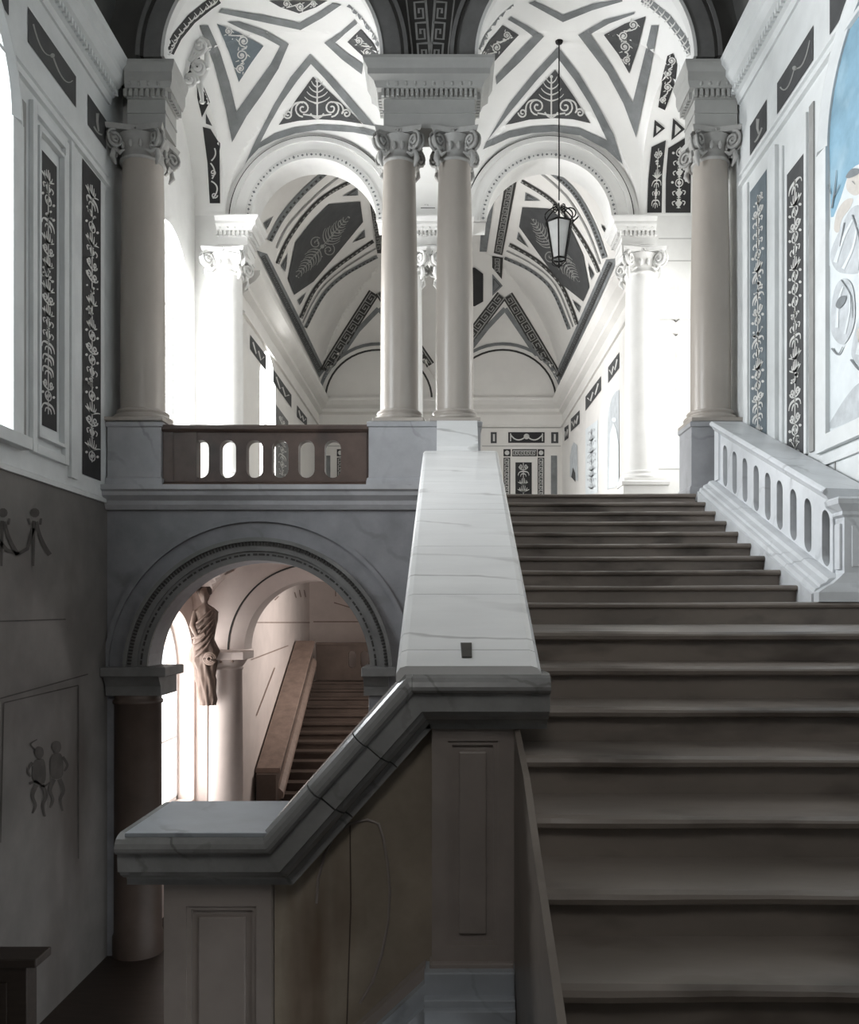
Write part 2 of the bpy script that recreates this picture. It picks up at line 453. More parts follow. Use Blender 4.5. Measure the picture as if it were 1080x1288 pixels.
# ================================================================== LARGE STRUCTURE
wl = MB()
wl.wall('X', -3.0, Y1B, 1.46, 8.2, XL - 0.5, XL, [(7.62, 1.12, 5.0, 1.83)])
wall_left = struct(wl.build('wall_left', 'wall'), 'pale painted stair hall wall with arched window and grotesque strips')
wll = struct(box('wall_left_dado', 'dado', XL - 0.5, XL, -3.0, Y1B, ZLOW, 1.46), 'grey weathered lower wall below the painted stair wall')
wr = MB().box(XR, XR + 0.5, -3.0, Y1B, ZF - 0.3, 8.2)
wall_right = struct(wr.build('wall_right', 'wall'), 'pale painted wall beside the upper stair flight with an arched mural')
struct(MB().wall('Y', XL - 0.5, XR + 0.5, ZLOW, 11.6, -3.5, -3.0, [(-0.4, 1.1, 6.6, 4.4)]).build('wall_front', 'dado'), 'wall behind the photographer with an arched opening added for fill light')  # unseen opening, added only to admit the front fill
struct(box('floor', 'floor', -1.25, XR, -3.0, 1.1, ZF - 0.3, ZF))
struct(box('floor_lower', 'wood', XL, XR, -3.0, 26, ZLOW - 0.3, ZLOW))
# stair hall ceiling: barrel vault over the side cornices
cv = MB()
rings = []
for i in range(25):
    a = PI * i / 24; xx = (XL + XR) / 2 - (XR - XL) / 2 * math.cos(a); zz = 7.13 + 3.6 * math.sin(a)
    rings.append([(xx, -3.0, zz), (xx, Y1, zz)])
cv.loft(rings, closed=False, smooth=True)
struct(cv.build('ceiling', 'darkvault'), 'dark painted vault over the stair hall')

# front arcade, lower: wall under the landing with the round archway
fa = MB()
ax, aR, azs = (326 - VX) * S1, 140 * S1, (VY - 845) * S1
fa.wall('Y', XL, 0.55, ZLOW, 1.40, Y1, Y1B, [(ax, aR, azs, ZLOW)])
wall_arcade = struct(fa.build('wall_arcade', 'arcade'), 'grey stucco wall under the landing pierced by a round archway')
def ring_arc(name, m, parent, c, r0, r1, d0, d1, n=48, bev=0.0):
    prof = [(r0, d0), (r1, d0), (r1, d1), (r0, d1)]
    return MB().arc(prof, c, 0, PI, n).build(name, m, parent)
ring_arc('archivolt', 'ring', wall_arcade, (ax, azs), aR, aR + 0.12, Y1 - 0.05, Y1 + 0.02)
ring_arc('archivolt', 'ring', wall_arcade, (ax, azs), aR + 0.12, aR + 0.24, Y1 - 0.08, Y1 + 0.02)
ring_arc('archivolt', 'ring', wall_arcade, (ax, azs), aR + 0.24, aR + 0.29, Y1 - 0.12, Y1 + 0.02)
ring_arc('hood_moulding', 'arcade', wall_arcade, (ax, azs), aR + 0.50, aR + 0.56, Y1 - 0.05, Y1 + 0.02)
db = MB()
for i in range(120):                          # bead row on the archivolt
    a = PI * (i + 0.5) / 120; r = aR + 0.212
    cx_, cz_ = ax + r * math.cos(a), azs + r * math.sin(a)
    t = Vector((-math.sin(a), 0, math.cos(a))) * 0.010; q = Vector((math.cos(a), 0, math.sin(a))) * 0.022
    c = Vector((cx_, Y1 - 0.09, cz_))
    vs = [c - t - q, c + t - q, c + t + q, c - t + q]
    db.loft([[tuple(v + Vector((0, -0.015, 0))) for v in vs], [tuple(v + Vector((0, 0.02, 0))) for v in vs]])
o = db.build('bead_row', 'keydark', wall_arcade); o['kind'] = 'stuff'
db = MB()
for i in range(58):
    a = PI * (i + 0.5) / 58; r = aR + 0.075
    c = Vector((ax + r * math.cos(a), Y1 - 0.052, azs + r * math.sin(a)))
    t = Vector((-math.sin(a), 0, math.cos(a))) * (0.016 + 0.012 * ((i * 5) % 3)); q = Vector((math.cos(a), 0, math.sin(a))) * 0.012
    vs = [c - t - q, c + t - q, c + t + q, c - t + q]
    db.loft([[tuple(v + Vector((0, -0.004, 0))) for v in vs], [tuple(v + Vector((0, 0.004, 0))) for v in vs]])
o = db.build('leaf_row', 'keydark', wall_arcade); o['kind'] = 'stuff'
def moulding_y(name, m, parent, x0, x1, prof):         # profile in (Y, z), run along X
    return MB().prism(prof, 'X', x0, x1).build(name, m, parent)
# imposts and piers of the archway
for sx in (-1, 1):
    xa = ax + sx * (aR + 0.0)
    w0, w1 = (XL + 0.0, xa + 0.30) if sx < 0 else (xa - 0.10, xa + 0.34)
    MB().box(w0, w1, Y1 - 0.24, Y1B, azs - 0.05, azs + 0.07).build('impost', 'ring', wall_arcade, 0.012)
    MB().prism([(Y1 - 0.20, azs - 0.05), (Y1B, azs - 0.05), (Y1B, azs - 0.30), (Y1 - 0.10, azs - 0.30), (Y1 - 0.11, azs - 0.18)], 'X', w0 + 0.02, w1 - 0.10).build('impost', 'ring', wall_arcade)
zpi = azs - 0.30
MB().lathe((-4.03, Y1 + 0.14), [(0.32, ZLOW), (0.32, ZLOW + 0.25), (0.30, ZLOW + 0.3), (0.295, zpi - 0.12), (0.315, zpi - 0.11), (0.315, zpi - 0.07), (0.295, zpi - 0.06), (0.295, zpi)], 36).build('half_column', 'lower_stone', wall_arcade)
MB().box(ax + aR - 0.02, ax + aR + 0.30, Y1 - 0.06, Y1B, ZLOW, zpi).build('pilaster', 'arcade', wall_arcade, 0.012)
# landing edge cornice
ec = MB().prism([(Y1 - 0.05, 1.36), (Y1 - 0.09, 1.42), (Y1 - 0.10, 1.47), (Y1 - 0.17, 1.53), (Y1 - 0.18, 1.58), (Y1 - 0.22, 1.60), (Y1 - 0.22, 1.66), (Y1B, 1.66), (Y1B, 1.36)], 'X', XL, 0.55)
ec.build('edge_cornice', 'pedestal', wall_arcade)
struct(box('floor_landing', 'floor', XOL, XOR, Y1B, YG, 1.36, ZL))

# front arcade, upper: spandrel wall with two arches above the entablatures
a1c = [((343.5 - VX) * S1, 7.18), ((735.5 - VX) * S1, 7.18)]
R1 = 136 * S1
fu = MB().wall('Y', XL, XR, 7.13, 10.9, Y1, Y1B, [(c[0], R1, c[1], 7.13) for c in a1c])
wall_spandrel = struct(fu.build('wall_spandrel', 'darkvault'), 'dark painted spandrel wall above the front columns with two arches')
for c in a1c:
    ring_arc('archivolt', 'ring', wall_spandrel, c, R1 + 0.02, R1 + 0.26, Y1 - 0.06, Y1 + 0.02)
    ring_arc('archivolt', 'keydark', wall_spandrel, c, R1 + 0.26, R1 + 0.30, Y1 - 0.08, Y1 + 0.02)
    ring_arc('archivolt', 'ring', wall_spandrel, c, R1 + 0.30, R1 + 0.35, Y1 - 0.10, Y1 + 0.02)
    ring_arc('arch_edge', 'plaster', wall_spandrel, c, R1 - 0.012, R1 + 0.03, Y1 - 0.085, Y1 + 0.05)
    MB().arc([(R1 - 0.012, Y1 + 0.05), (R1 + 0.0, Y1 + 0.05), (R1 + 0.0, Y1B), (R1 - 0.012, Y1B)], c, 0, PI, 48).build('arch_soffit', 'vault', wall_spandrel)

# landing bays: cross vaults between the two arcades (height field)
YV0, YV1 = Y1B, Y2
ycB, bB = (YV0 + YV1) / 2, (YV1 - YV0) / 2
CA = [-2.20, 1.74]; aA = 1.43
def bay_z(x, y):
    t = (YV1 - y) / (YV1 - YV0)
    zs = 6.47 + 0.74 * (1 - (1 - t) ** 2)
    z = -9
    q = math.sqrt(max(0, 1 - ((y - ycB) / bB) ** 2))
    cB = 1.32
    for c in CA:
        u = (x - c) / aA
        if abs(u) <= 1:
            z = max(z, zs + aA * math.sqrt(1 - u * u)); cB = max(cB, 1.32 + 0.72 * math.sqrt(max(0, 1 - u * u)))
    return max(z, 6.56 + cB * q)
def nodes(lo, hi, centers, a, n):
    s = set()
    for c in centers:
        for i in range(n + 1): s.add(round(c - a * math.cos(PI * i / n), 5))
    k = 10
    for i in range(k + 1): s.add(round(lo + (hi - lo) * i / k, 5))
    return sorted(x for x in s if lo - 1e-6 <= x <= hi + 1e-6)
def field(name, m, xs, ys, fn):
    mb = MB(); ny = len(ys)
    mb.add([(x, y, fn(x, y)) for x in xs for y in ys], [(i * ny + j, (i + 1) * ny + j, (i + 1) * ny + j + 1, i * ny + j + 1) for i in range(len(xs) - 1) for j in range(ny - 1)], smooth=True)
    me = bpy.data.meshes.new(name); me.from_pydata(mb.v, [], mb.f); me.update()
    o = bpy.data.objects.new(name, me); COL.objects.link(o); me.materials.append(MT[m])
    return o
ysv = [ycB - bB * math.cos(PI * i / 64) for i in range(65)]
xm = -0.22
bay_l = struct(field('ceiling_bay_left', 'vault', nodes(XOL, xm, [CA[0]], aA, 70), ysv, bay_z), 'white cross vault with grey painted bands over the left landing bay')
bay_r = struct(field('ceiling_bay_right', 'vault', nodes(xm, XOR, [CA[1]], aA, 70), ysv, bay_z), 'white cross vault with grey painted bands over the right landing bay')

# rear arcade wall
S2 = Y2 / F
a2c = [((395 - VX) * S2, (VY - 279) * S2), ((690 - VX) * S2, (VY - 279) * S2)]
R2 = 79 * S2
zs2 = a2c[0][1]
ra = MB().wall('Y', XOL, XOR, zs2, 9.0, Y2, Y2B, [(c[0], R2, zs2, zs2) for c in a2c])
ra.box(XOL, -3.62, Y2, Y2B, ZL, zs2); ra.box(3.27, XOR, Y2, Y2B, ZL, zs2)
wall_rear = struct(ra.build('wall_rear_arcade', 'plaster'), 'white rear arcade wall with two round arches on columns')
for c in a2c:
    ring_arc('archivolt', 'plaster', wall_rear, c, R2 - 0.01, R2 + 0.10, Y2 - 0.05, Y2 + 0.02)
    ring_arc('archivolt', 'vault', wall_rear, c, R2 + 0.10, R2 + 0.27, Y2 - 0.03, Y2 + 0.02)
    ring_arc('archivolt', 'plaster', wall_rear, c, R2 + 0.27, R2 + 0.345, Y2 - 0.06, Y2 + 0.02)
    ring_arc('archivolt', 'keydark', wall_rear, c, R2 + 0.345, R2 + 0.37, Y2 - 0.03, Y2 + 0.02)
    dn = MB()
    for i in range(46):                       # leaf ornament along the inner edge
        a = PI * (i + 0.5) / 46; r = R2 + 0.05
        p = Vector((c[0] + r * math.cos(a), Y2 - 0.055, c[1] + r * math.sin(a)))
        t = Vector((-math.sin(a), 0, math.cos(a))) * (0.022 if i % 2 else 0.012); q = Vector((math.cos(a), 0, math.sin(a))) * (0.018 if i % 3 else 0.028)
        dn.loft([[tuple(p - t + Vector((0, -0.004, 0))), tuple(p - q + Vector((0, -0.004, 0))), tuple(p + t + Vector((0, -0.004, 0))), tuple(p + q + Vector((0, -0.004, 0)))],
                 [tuple(p - t + Vector((0, 0.006, 0))), tuple(p - q + Vector((0, 0.006, 0))), tuple(p + t + Vector((0, 0.006, 0))), tuple(p + q + Vector((0, 0.006, 0)))]])
    o = dn.build('leaf_row', 'band', wall_rear); o['kind'] = 'stuff'

# outer walls of the bays with their windows (upper and lower level)
ol = MB().wall('X', Y1B, Y2B, ZL, 6.6, XOL - 0.45, XOL, [(13.1, 0.95, 4.9, ZL + 0.5)])
ol.box(XOL - 0.45, XOL, Y1B, Y2B, 6.6, 9.0)
wall_bay_left = struct(ol.build('wall_bay_left', 'plaster'), 'white outer wall of the left landing bay with a tall arched window')
orr = MB().wall('X', Y1B, Y2B, ZL, 6.6, XOR, XOR + 0.45, [(13.1, 0.95, 4.9, ZL + 0.5)])
orr.box(XOR, XOR + 0.45, Y1B, Y2B, 6.6, 9.0)
struct(orr.build('wall_bay_right', 'plaster'), 'white outer wall of the right landing bay with a tall arched window')
oll = MB().wall('X', Y1B, Y2B, ZLOW, 1.36, XOL - 0.45, XOL, [(13.25, 1.05, -0.95, -3.0)])
wall_low_left = struct(oll.build('wall_lower_left', 'pink'), 'pale outer wall of the lower bay with a bright arched window')

# gallery behind the rear arcade
XGL, XGR, ZG, RG = -3.46, 3.16, 5.86, 3.31
xcG = (XGL + XGR) / 2
LUN = [-1.80, 1.50]
def gal_z(x, y):
    A = ZG + math.sqrt(max(0, RG * RG - (x - xcG) ** 2))
    d = YG - y
    C = ZG + (math.sqrt(max(0, RG * RG - (RG - d) ** 2)) if d < RG else RG)
    if C >= A: return A
    L = 0
    for c in LUN:
        u = (x - c) / 1.62
        if abs(u) < 1: L = max(L, ZG + (1.45 + 0.80 * d) * math.sqrt(1 - u * u))
    return max(C, min(L, A))
ysg = sorted(set([round(Y2B + (YG - 3.3 - Y2B) * i / 40, 4) for i in range(41)] + [round(YG - 3.3 + 3.3 * i / 60, 4) for i in range(61)]))
xsg = nodes(XGL, XGR, [xcG], RG, 90)
gal = struct(field('ceiling_gallery', 'gallery', xsg, ysg, gal_z), 'painted barrel vault of the gallery behind the columns')
wall_back = struct(box('wall_back', 'gallery', XGL - 0.4, XGR + 0.4, YG, YG + 0.4, 1.37, 9.6), 'gallery end wall with painted key pattern panels')
gwl = MB().wall('X', Y2B, YG, ZL, ZG, XGL - 0.4, XGL, [(17.0, 0.75, 4.35, ZL + 0.35)])
wall_gal_l = struct(gwl.build('wall_gallery_left', 'gallery'), 'left gallery wall with arched window and painted friezes')
wall_gal_r = struct(MB().box(XGR, XGR + 0.4, Y2B, YG, ZL, ZG).build('wall_gallery_right', 'gallery'), 'right gallery wall with painted arched niches')
def gal_cornice(parent, side):
    if side == 'back':
        MB().prism([(YG, ZG), (YG - 0.30, ZG), (YG - 0.30, ZG - 0.08), (YG - 0.22, ZG - 0.18), (YG - 0.10, ZG - 0.26), (YG - 0.10, ZG - 0.34), (YG, ZG - 0.40)], 'X', XGL, XGR).build('cornice', 'gallery', parent)
        MB().prism([(YG, 5.12), (YG - 0.05, 5.12), (YG - 0.05, 5.17), (YG, 5.19)], 'X', XGL, XGR).build('cornice', 'gallery', parent)
    else:
        x, s = (XGL, 1) if side == 'l' else (XGR, -1)
        MB().prism([(x, ZG), (x + s * 0.30, ZG), (x + s * 0.30, ZG - 0.08), (x + s * 0.22, ZG - 0.18), (x + s * 0.10, ZG - 0.26), (x + s * 0.10, ZG - 0.34), (x, ZG - 0.40)], 'Y', Y2B, YG).build('cornice', 'gallery', parent)
        MB().prism([(x, 5.12), (x + s * 0.05, 5.12), (x + s * 0.05, 5.17), (x, 5.19)], 'Y', Y2B, YG).build('cornice', 'gallery', parent)
gal_cornice(wall_back, 'back'); gal_cornice(wall_gal_l, 'l'); gal_cornice(wall_gal_r, 'r')
struct(box('ceiling_roof', 'darkvault', XOL - 0.6, XOR + 0.6, Y1, YG + 0.4, 9.6, 9.9))

# lower hall seen through the archway
def low_z(x, y):
    A = -0.62 + 1.75 * math.sqrt(max(0, 1 - ((x + 2.3) / 1.86) ** 2))
    B = -0.62 + 1.72 * math.sqrt(max(0, 1 - ((y - 13.1) / 1.28) ** 2))
    return max(A, B, -0.62)
lowc = struct(field('ceiling_lower_bay', 'pink', [-2.3 - 1.86 * math.cos(PI * i / 48) for i in range(49)], [13.1 - 1.28 * math.cos(PI * i / 40) for i in range(41)], low_z), 'pale cross vault of the lower bay')
a3c = ((395 - VX) * S2, (VY - 817) * S2); R3 = 87 * S2
lw = MB().wall('Y', XOL, -0.4, -0.56, 1.30, Y2, Y2B, [(a3c[0], R3, a3c[1], -0.56)])
lw.box(XOL, -3.92, Y2, Y2B, ZLOW, -0.56)
lw.box(-0.75, -0.4, Y2, Y2B, ZLOW, -0.56)
wall_low_rear = struct(lw.build('wall_lower_rear', 'pink'), 'pale lower arcade wall with a round arch on a column')
ring_arc('archivolt', 'pink', wall_low_rear, a3c, R3, R3 + 0.25, Y2 - 0.05, Y2 + 0.02)
ring_arc('archivolt', 'keydark', wall_low_rear, a3c, R3 + 0.25, R3 + 0.275, Y2 - 0.06, Y2 + 0.02)
struct(box('wall_lower_side', 'pink', -4.2, -3.75, Y2B, 24.4, ZLOW, 1.36), 'pale wall beside the far lower stair')
struct(box('wall_lower_back', 'pink', -4.2, 0.5, 24.0, 24.4, ZLOW, 1.36), 'pale wall at the end of the lower hall')
struct(MB().wall('X', Y1B, 24.0, ZLOW, 1.36, -0.4, -0.1, [(18.5, 0.8, 0.2, -1.1)]).build('wall_lower_right', 'lower_stone'), 'stone wall on the right of the lower hall')  # unseen opening added for the lower hall fill lamp

# ================================================================== STAIRS
def left_x(Y):                                 # right face of the central parapet body
    return 0.28 + (0.56 - 0.28) * (Y - 3.5) / (10.9 - 3.5)
stair = thing('staircase', 'broad worn brown stone staircase rising to the landing', 'staircase', (2.0, 1.06, ZF))
noz = []                                       # nosing (Y, z), top first
for i in range(10): noz.append((3.5 * (3.176 - 0.1145 * i), 1.553 - 0.1597 * i))
for k in range(6, -1, -1): noz.append((2.44 + 0.345 * k, -1.037 + 0.16 * k))
for k in range(1, 4): noz.append((2.44 - 0.345 * k, -1.037 - 0.16 * k))
rs = random.Random(3)
for i, (Y, z) in enumerate(noz):
    zb = noz[i + 1][1] if i + 1 < len(noz) else ZF
    yb = noz[i - 1][0] + 0.06 if i else Y1B
    x0 = max(0.27, left_x(Y)) if Y > 3.6 else 0.30
    x1 = 3.178 if i < 9 else XR
    if i == 9: x1 = XR
    mb = MB()
    mb.box(x0, x1, Y + 0.045, yb, zb - 0.02, z - 0.05)            # riser block
    n = 46; rings = []                                          # tread slab with a rounded, unevenly worn nosing
    for j in range(n + 1):
        x = x0 + (x1 - x0) * j / n
        w = 0.004 * math.sin(j * 0.6 + i) + rs.uniform(-0.002, 0.002)
        dip = 0.010 * math.exp(-((x - 1.5) / 0.9) ** 2)
        rings.append([(x, yb, z - 0.055), (x, Y + 0.03, z - 0.055), (x, Y + 0.006 + w, z - 0.046), (x, Y + w, z - 0.028), (x, Y + 0.008 + w, z - 0.010 - dip), (x, Y + 0.03, z - dip), (x, yb, z)])
    mb.loft(rings)
    mb.build('step', 'step', stair)

# ------------------------------------------------------------------ central parapet with its sloping marble cap
YN, YFAR = 3.37, 10.9
YS0 = 3.43
par = thing('stair_parapet', 'sloping white marble parapet dividing the stair from the open well', 'parapet', (0.1, 7.0, 0.0))
def slab_pt(x, Y, dz=0.0):
    t = (Y - YN) / (YFAR - YN)
    return (x, Y, -0.218 + (2.052 + 0.218) * t + dz)
def slab_edge(Y, s):
    t = (Y - YN) / (YFAR - YN)
    return (-0.196 + (-0.287 + 0.196) * t) if s < 0 else (0.372 + (0.644 - 0.372) * t)
cuts = [YS0, 3.62, 4.45, 5.55, 6.85, 8.3, YFAR]
for a, b in zip(cuts[:-1], cuts[1:]):
    rings = []
    for Y in (a + 0.004, b - 0.004):
        l, r = slab_edge(Y, -1), slab_edge(Y, 1)
        prof = [(l + 0.05, -0.13), (l + 0.02, -0.09), (l, -0.06), (l, -0.03), (l + 0.015, -0.008), (l + 0.04, 0.0), (r - 0.04, 0.0), (r - 0.015, -0.008), (r, -0.03), (r, -0.06), (r - 0.02, -0.09), (r - 0.05, -0.13)]
        rings.append([slab_pt(x, Y, dz) for x, dz in prof])
    MB().loft(rings).build('cap_slab', 'marble', par)
rings = []
for Y in (3.97, 10.9):
    l, r = slab_edge(Y, -1) + 0.08, left_x(Y)
    rings.append([(l, Y, -2.4), (r, Y, -2.4), slab_pt(r, Y, -0.12), slab_pt(l, Y, -0.12)])
MB().loft(rings).build('body', 'newel', par)
# clamp let into the end slab
cY = 3.60
MB().loft([[slab_pt(0.062, 3.52, 0.002), slab_pt(0.104, 3.52, 0.002), slab_pt(0.108, 3.70, 0.002), slab_pt(0.060, 3.70, 0.002)],
           [slab_pt(0.064, 3.525, 0.005), slab_pt(0.102, 3.525, 0.005), slab_pt(0.106, 3.695, 0.005), slab_pt(0.062, 3.695, 0.005)]]).build('iron_clamp', 'hole', par)
# block between the cap and the column pedestal
bl, br = (549 - VX) / F * 10.95, (601 - VX) / F * 10.95
bz = (VY - 562) / F * 10.95
MB().prism([(10.9, bz - 0.5), (10.9, bz), (11.2, (VY - 529) / F * 11.2), (11.25, 2.44), (11.25, bz - 0.5)], 'X', bl, br).build('end_block', 'marble', par)
# front cap of the newel (moulded), at the stair foot
def cap_profile(zt, yf):
    # (Y, z) outline of the moulded front: rounded lip, fascia, cavetto, fillet
    return [(yf + 0.02, zt + 0.0), (yf + 0.003, zt - 0.012), (yf, zt - 0.03), (yf + 0.012, zt - 0.048), (yf + 0.03, zt - 0.055), (yf + 0.05, zt - 0.10), (yf + 0.075, zt - 0.13),
            (yf + 0.08, zt - 0.15), (yf + 0.115, zt - 0.175), (yf + 0.12, zt - 0.195)]
# the cap runs: lower pedestal flat -> ramp -> newel front, mitred in the X-z plane
YP = 3.54                                     # front plane of newel, ramp and lower pedestal
YC = YP - 0.155
zc_hi, zc_lo = -(848 - VY) / F * YC, -(1052 - VY) / F * YC
xa, xb, xc_, xd = (143 - VX) / F * YC, (327 - VX) / F * YC, (508 - VX) / F * YC, (693 - VX) / F * YC
ramp = thing('ramp_parapet', 'short steep moulded marble parapet dropping from the newel to a lower pedestal', 'parapet', (-0.5, 3.9, -2.4))
prof = [(0.07, 0.0), (0.042, -0.006), (0.020, -0.016), (0.006, -0.032), (0.0, -0.050), (0.004, -0.064), (0.016, -0.074), (0.034, -0.080), (0.040, -0.150), (0.056, -0.154), (0.070, -0.172), (0.098, -0.188), (0.130, -0.194), (0.14, -0.21), (0.14, -0.23), (0.62, -0.23), (0.62, 0.0)]
def cap_run(name, path, parent, m, y0):
    # path of (x, z) with mitred joints; vertical drop of profile scaled along the path normal
    n = len(path); rings = []
    for i, (x, z) in enumerate(path):
        ds = []
        if i > 0: ds.append(Vector((path[i][0] - path[i - 1][0], path[i][1] - path[i - 1][1])).normalized())
        if i < n - 1: ds.append(Vector((path[i + 1][0] - path[i][0], path[i + 1][1] - path[i][1])).normalized())
        d = sum(ds, Vector((0, 0))).normalized(); nn = Vector((d.y, -d.x))
        k = 1.0 / max(0.3, nn.dot(Vector((ds[0].y, -ds[0].x))))
        rings.append([(x + nn.x * (-q) * k, y0 + p, z + nn.y * (-q) * k) for p, q in prof])
    return MB().loft(rings).build(name, m, parent)
zmid = [(xb + (xc_ - xb) * t, zc_lo + (zc_hi - zc_lo) * t) for t in (0.31, 0.63)]
g = 0.004
def sub(p, q, s): return (p[0] + (q[0] - p[0]) * s, p[1] + (q[1] - p[1]) * s)
P_lo, P_b, P_c, P_d = (xa, zc_lo), (xb, zc_lo), (xc_, zc_hi), (xd, zc_hi)
cap_run('cap', [P_lo, P_b, sub(P_b, zmid[0], 0.98)], ramp, 'cap', YC)
cap_run('cap', [sub(P_b, P_c, 0.312), sub(P_b, P_c, 0.626)], ramp, 'cap', YC)
cap_run('cap', [sub(P_b, P_c, 0.632), P_c, (P_c[0] + 0.03, P_c[1])], ramp, 'cap', YC)
# moulded side of the lower pedestal cap
# ramp panel wall
xr0, xr1 = (342 - VX) / F * YP, (543 - VX) / F * YP
MB().prism([(xr0, -2.45), (xr1, -2.45), (xr1, zc_hi - 0.12), (xr1 - 0.06, zc_hi - 0.20), (xr0, zc_lo - 0.20)], 'Y', YP + 0.05, YP + 0.42).build('ramp_panel', 'parapet', ramp)
# incised oval outline on the ramp panel (carved joint lines) 
def tubeline(px, r, m, parent, name, Y):
    return MB().tube([PX(x, y, Y) for x, y in px], r, 5).build(name, m, parent)
tubeline([(398, 1136), (400, 1105), (408, 1075), (422, 1050), (440, 1036), (462, 1031), (476, 1036), (482, 1055), (487, 1085), (490, 1120), (488, 1160), (480, 1200), (468, 1236), (452, 1262)], 0.006, 'newel', ramp, 'incised_outline', YP + 0.05)
tubeline([(440, 1036), (441, 1140), (436, 1288)], 0.003, 'lower_stone', ramp, 'panel_joint', YP + 0.05)
# descending base moulding
bm0, bm1 = (535, 1212), (440, 1300)
for k, (dy, dp, m) in enumerate(((0, 0.0, 'newel'), (22, 0.05, 'marble_cool'), (52, 0.09, 'marble_cool'))):
    p0 = PX(bm0[0], bm0[1] + dy, YP - dp); p1 = PX(bm1[0], bm1[1] + dy, YP - dp)
    MB().prism([(p0[0], p0[2]), (p1[0], p1[2]), (p1[0], p1[2] - 0.6), (p0[0], p0[2] - 0.6)], 'Y', YP - dp - 0.02, YP + 0.05).build('base_moulding', m, ramp)

def panelled_pedestal(root, x0, x1, y0, y1, z0, z1, m, px0, px1, pz0, pz1, d=0.02):
    # front face split into frame pieces round a sunken panel
    sh_ = MB().box(x0, x1, y0 + d, y1, z0, z1).build('shaft', m, root)
    MB().box(x0, px0, y0, y0 + d, z0, z1).build('frame', m, root); MB().box(px1, x1, y0, y0 + d, z0, z1).build('frame', m, root)
    MB().box(px0, px1, y0, y0 + d, pz1, z1).build('frame', m, root)
    if pz0 > z0: MB().box(px0, px1, y0, y0 + d, z0, pz0).build('frame', m, root)
    w = 0.018
    fr = MB()
    for a in ((px0, px0 + w, pz0, pz1), (px1 - w, px1, pz0, pz1), (px0 + w, px1 - w, pz1 - w, pz1), (px0 + w, px1 - w, pz0, pz0 + w)):
        fr.box(a[0], a[1], y0 + d * 0.4, y0 + d, a[2], a[3])
    fr.build('panel_moulding', m, sh_)
    MB().box(px0 + 0.045, px1 - 0.045, y0 + d * 0.35, y0 + d, pz0 + 0.045, pz1 - 0.045).build('raised_field', m, sh_, 0.006)
# newel at the stair foot
newel = thing('newel_pedestal', 'tall panelled taupe marble newel at the foot of the white parapet', 'pedestal', (0.12, YP, ZF))
nx0, nx1 = (543 - VX) / F * YP, (648 - VX) / F * YP
nzt = zc_hi - 0.232
nzb = -(1212 - VY) / F * YP
panelled_pedestal(newel, nx0, nx1, YP, 3.968, nzb, nzt, 'newel', (563 - VX) / F * YP, (626 - VX) / F * YP, -(1190 - VY) / F * YP, -(932 - VY) / F * YP)
cap_run('cap', [(xc_ + 0.032, zc_hi), (xd, zc_hi)], newel, 'cap', YC)
for k, (ya, yb_, d, xo) in enumerate(((1212, 1224, 0.025, 0.0), (1224, 1258, 0.07, 0.05), (1258, 1272, 0.11, 0.07), (1272, 1310, 0.14, 0.09))):
    z1_, z0_ = -(ya - VY) / F * (YP - d), -(yb_ - VY) / F * (YP - d)
    MB().box(nx0 - 0.01 + (0.0 if k == 0 else -0.02), min(nx1 + xo, 0.272) if k == 0 else 0.272, YP - d, 3.95, max(z0_, ZF) if k < 3 else ZF, z1_).build('base_moulding', 'marble_cool' if k else 'newel', newel, 0.006)
# slanting string beside the lower steps
st = MB()
ys_ = [(3.545, -0.46), (3.1, -0.58), (2.75, -0.75), (2.4, -0.90), (2.05, -1.06), (1.7, -1.22), (1.35, -1.40), (1.06, -1.55)]
st.prism([(y, z) for y, z in ys_] + [(1.06, ZF), (3.545, ZF)], 'X', 0.275, 0.298)
st.build('stair_string', 'step', newel)
# lower pedestal
lp = thing('lower_pedestal', 'dark panelled marble pedestal with a broad grey cap at the end of the ramp', 'pedestal', (-0.95, YP, -2.4))
lx0, lx1 = (206 - VX) / F * YP, (341 - VX) / F * YP
panelled_pedestal(lp, lx0, lx1, YP, YP + 0.44, -2.45, zc_lo - 0.232, 'newel', (234 - VX) / F * YP, (322 - VX) / F * YP, -2.3, -(1140 - VY) / F * YP, 0.022)
MB().box(xa + 0.03, xb + 0.05, YC + 0.03, YC + 0.62, zc_lo - 0.012, zc_lo + 0.006).build('cap_top', 'marble_cool', lp, 0.004)
struct(box('floor_lower_landing', 'lower_stone', -1.9, -0.12, 1.1, 4.2, -2.7, -2.45))
# dark wooden chest by the left wall, far down
ch = thing('dark_cabinet', 'dark wooden cabinet with an overhanging top by the shadowed left wall', 'cabinet', (-3.8, 7.0, ZLOW))
zc = -2.685
MB().box(XL + 0.02, -3.30, 6.88, 7.06, ZLOW, zc - 0.07).build('body', 'wood', ch, 0.01)
MB().box(XL + 0.02, -3.20, 6.82, 7.10, zc - 0.07, zc).build('top', 'wood', ch, 0.012)
MB().box(XL + 0.1, -3.45, 6.865, 6.88, ZLOW + 0.2, zc - 0.2).build('door', 'wood', ch, 0.008)

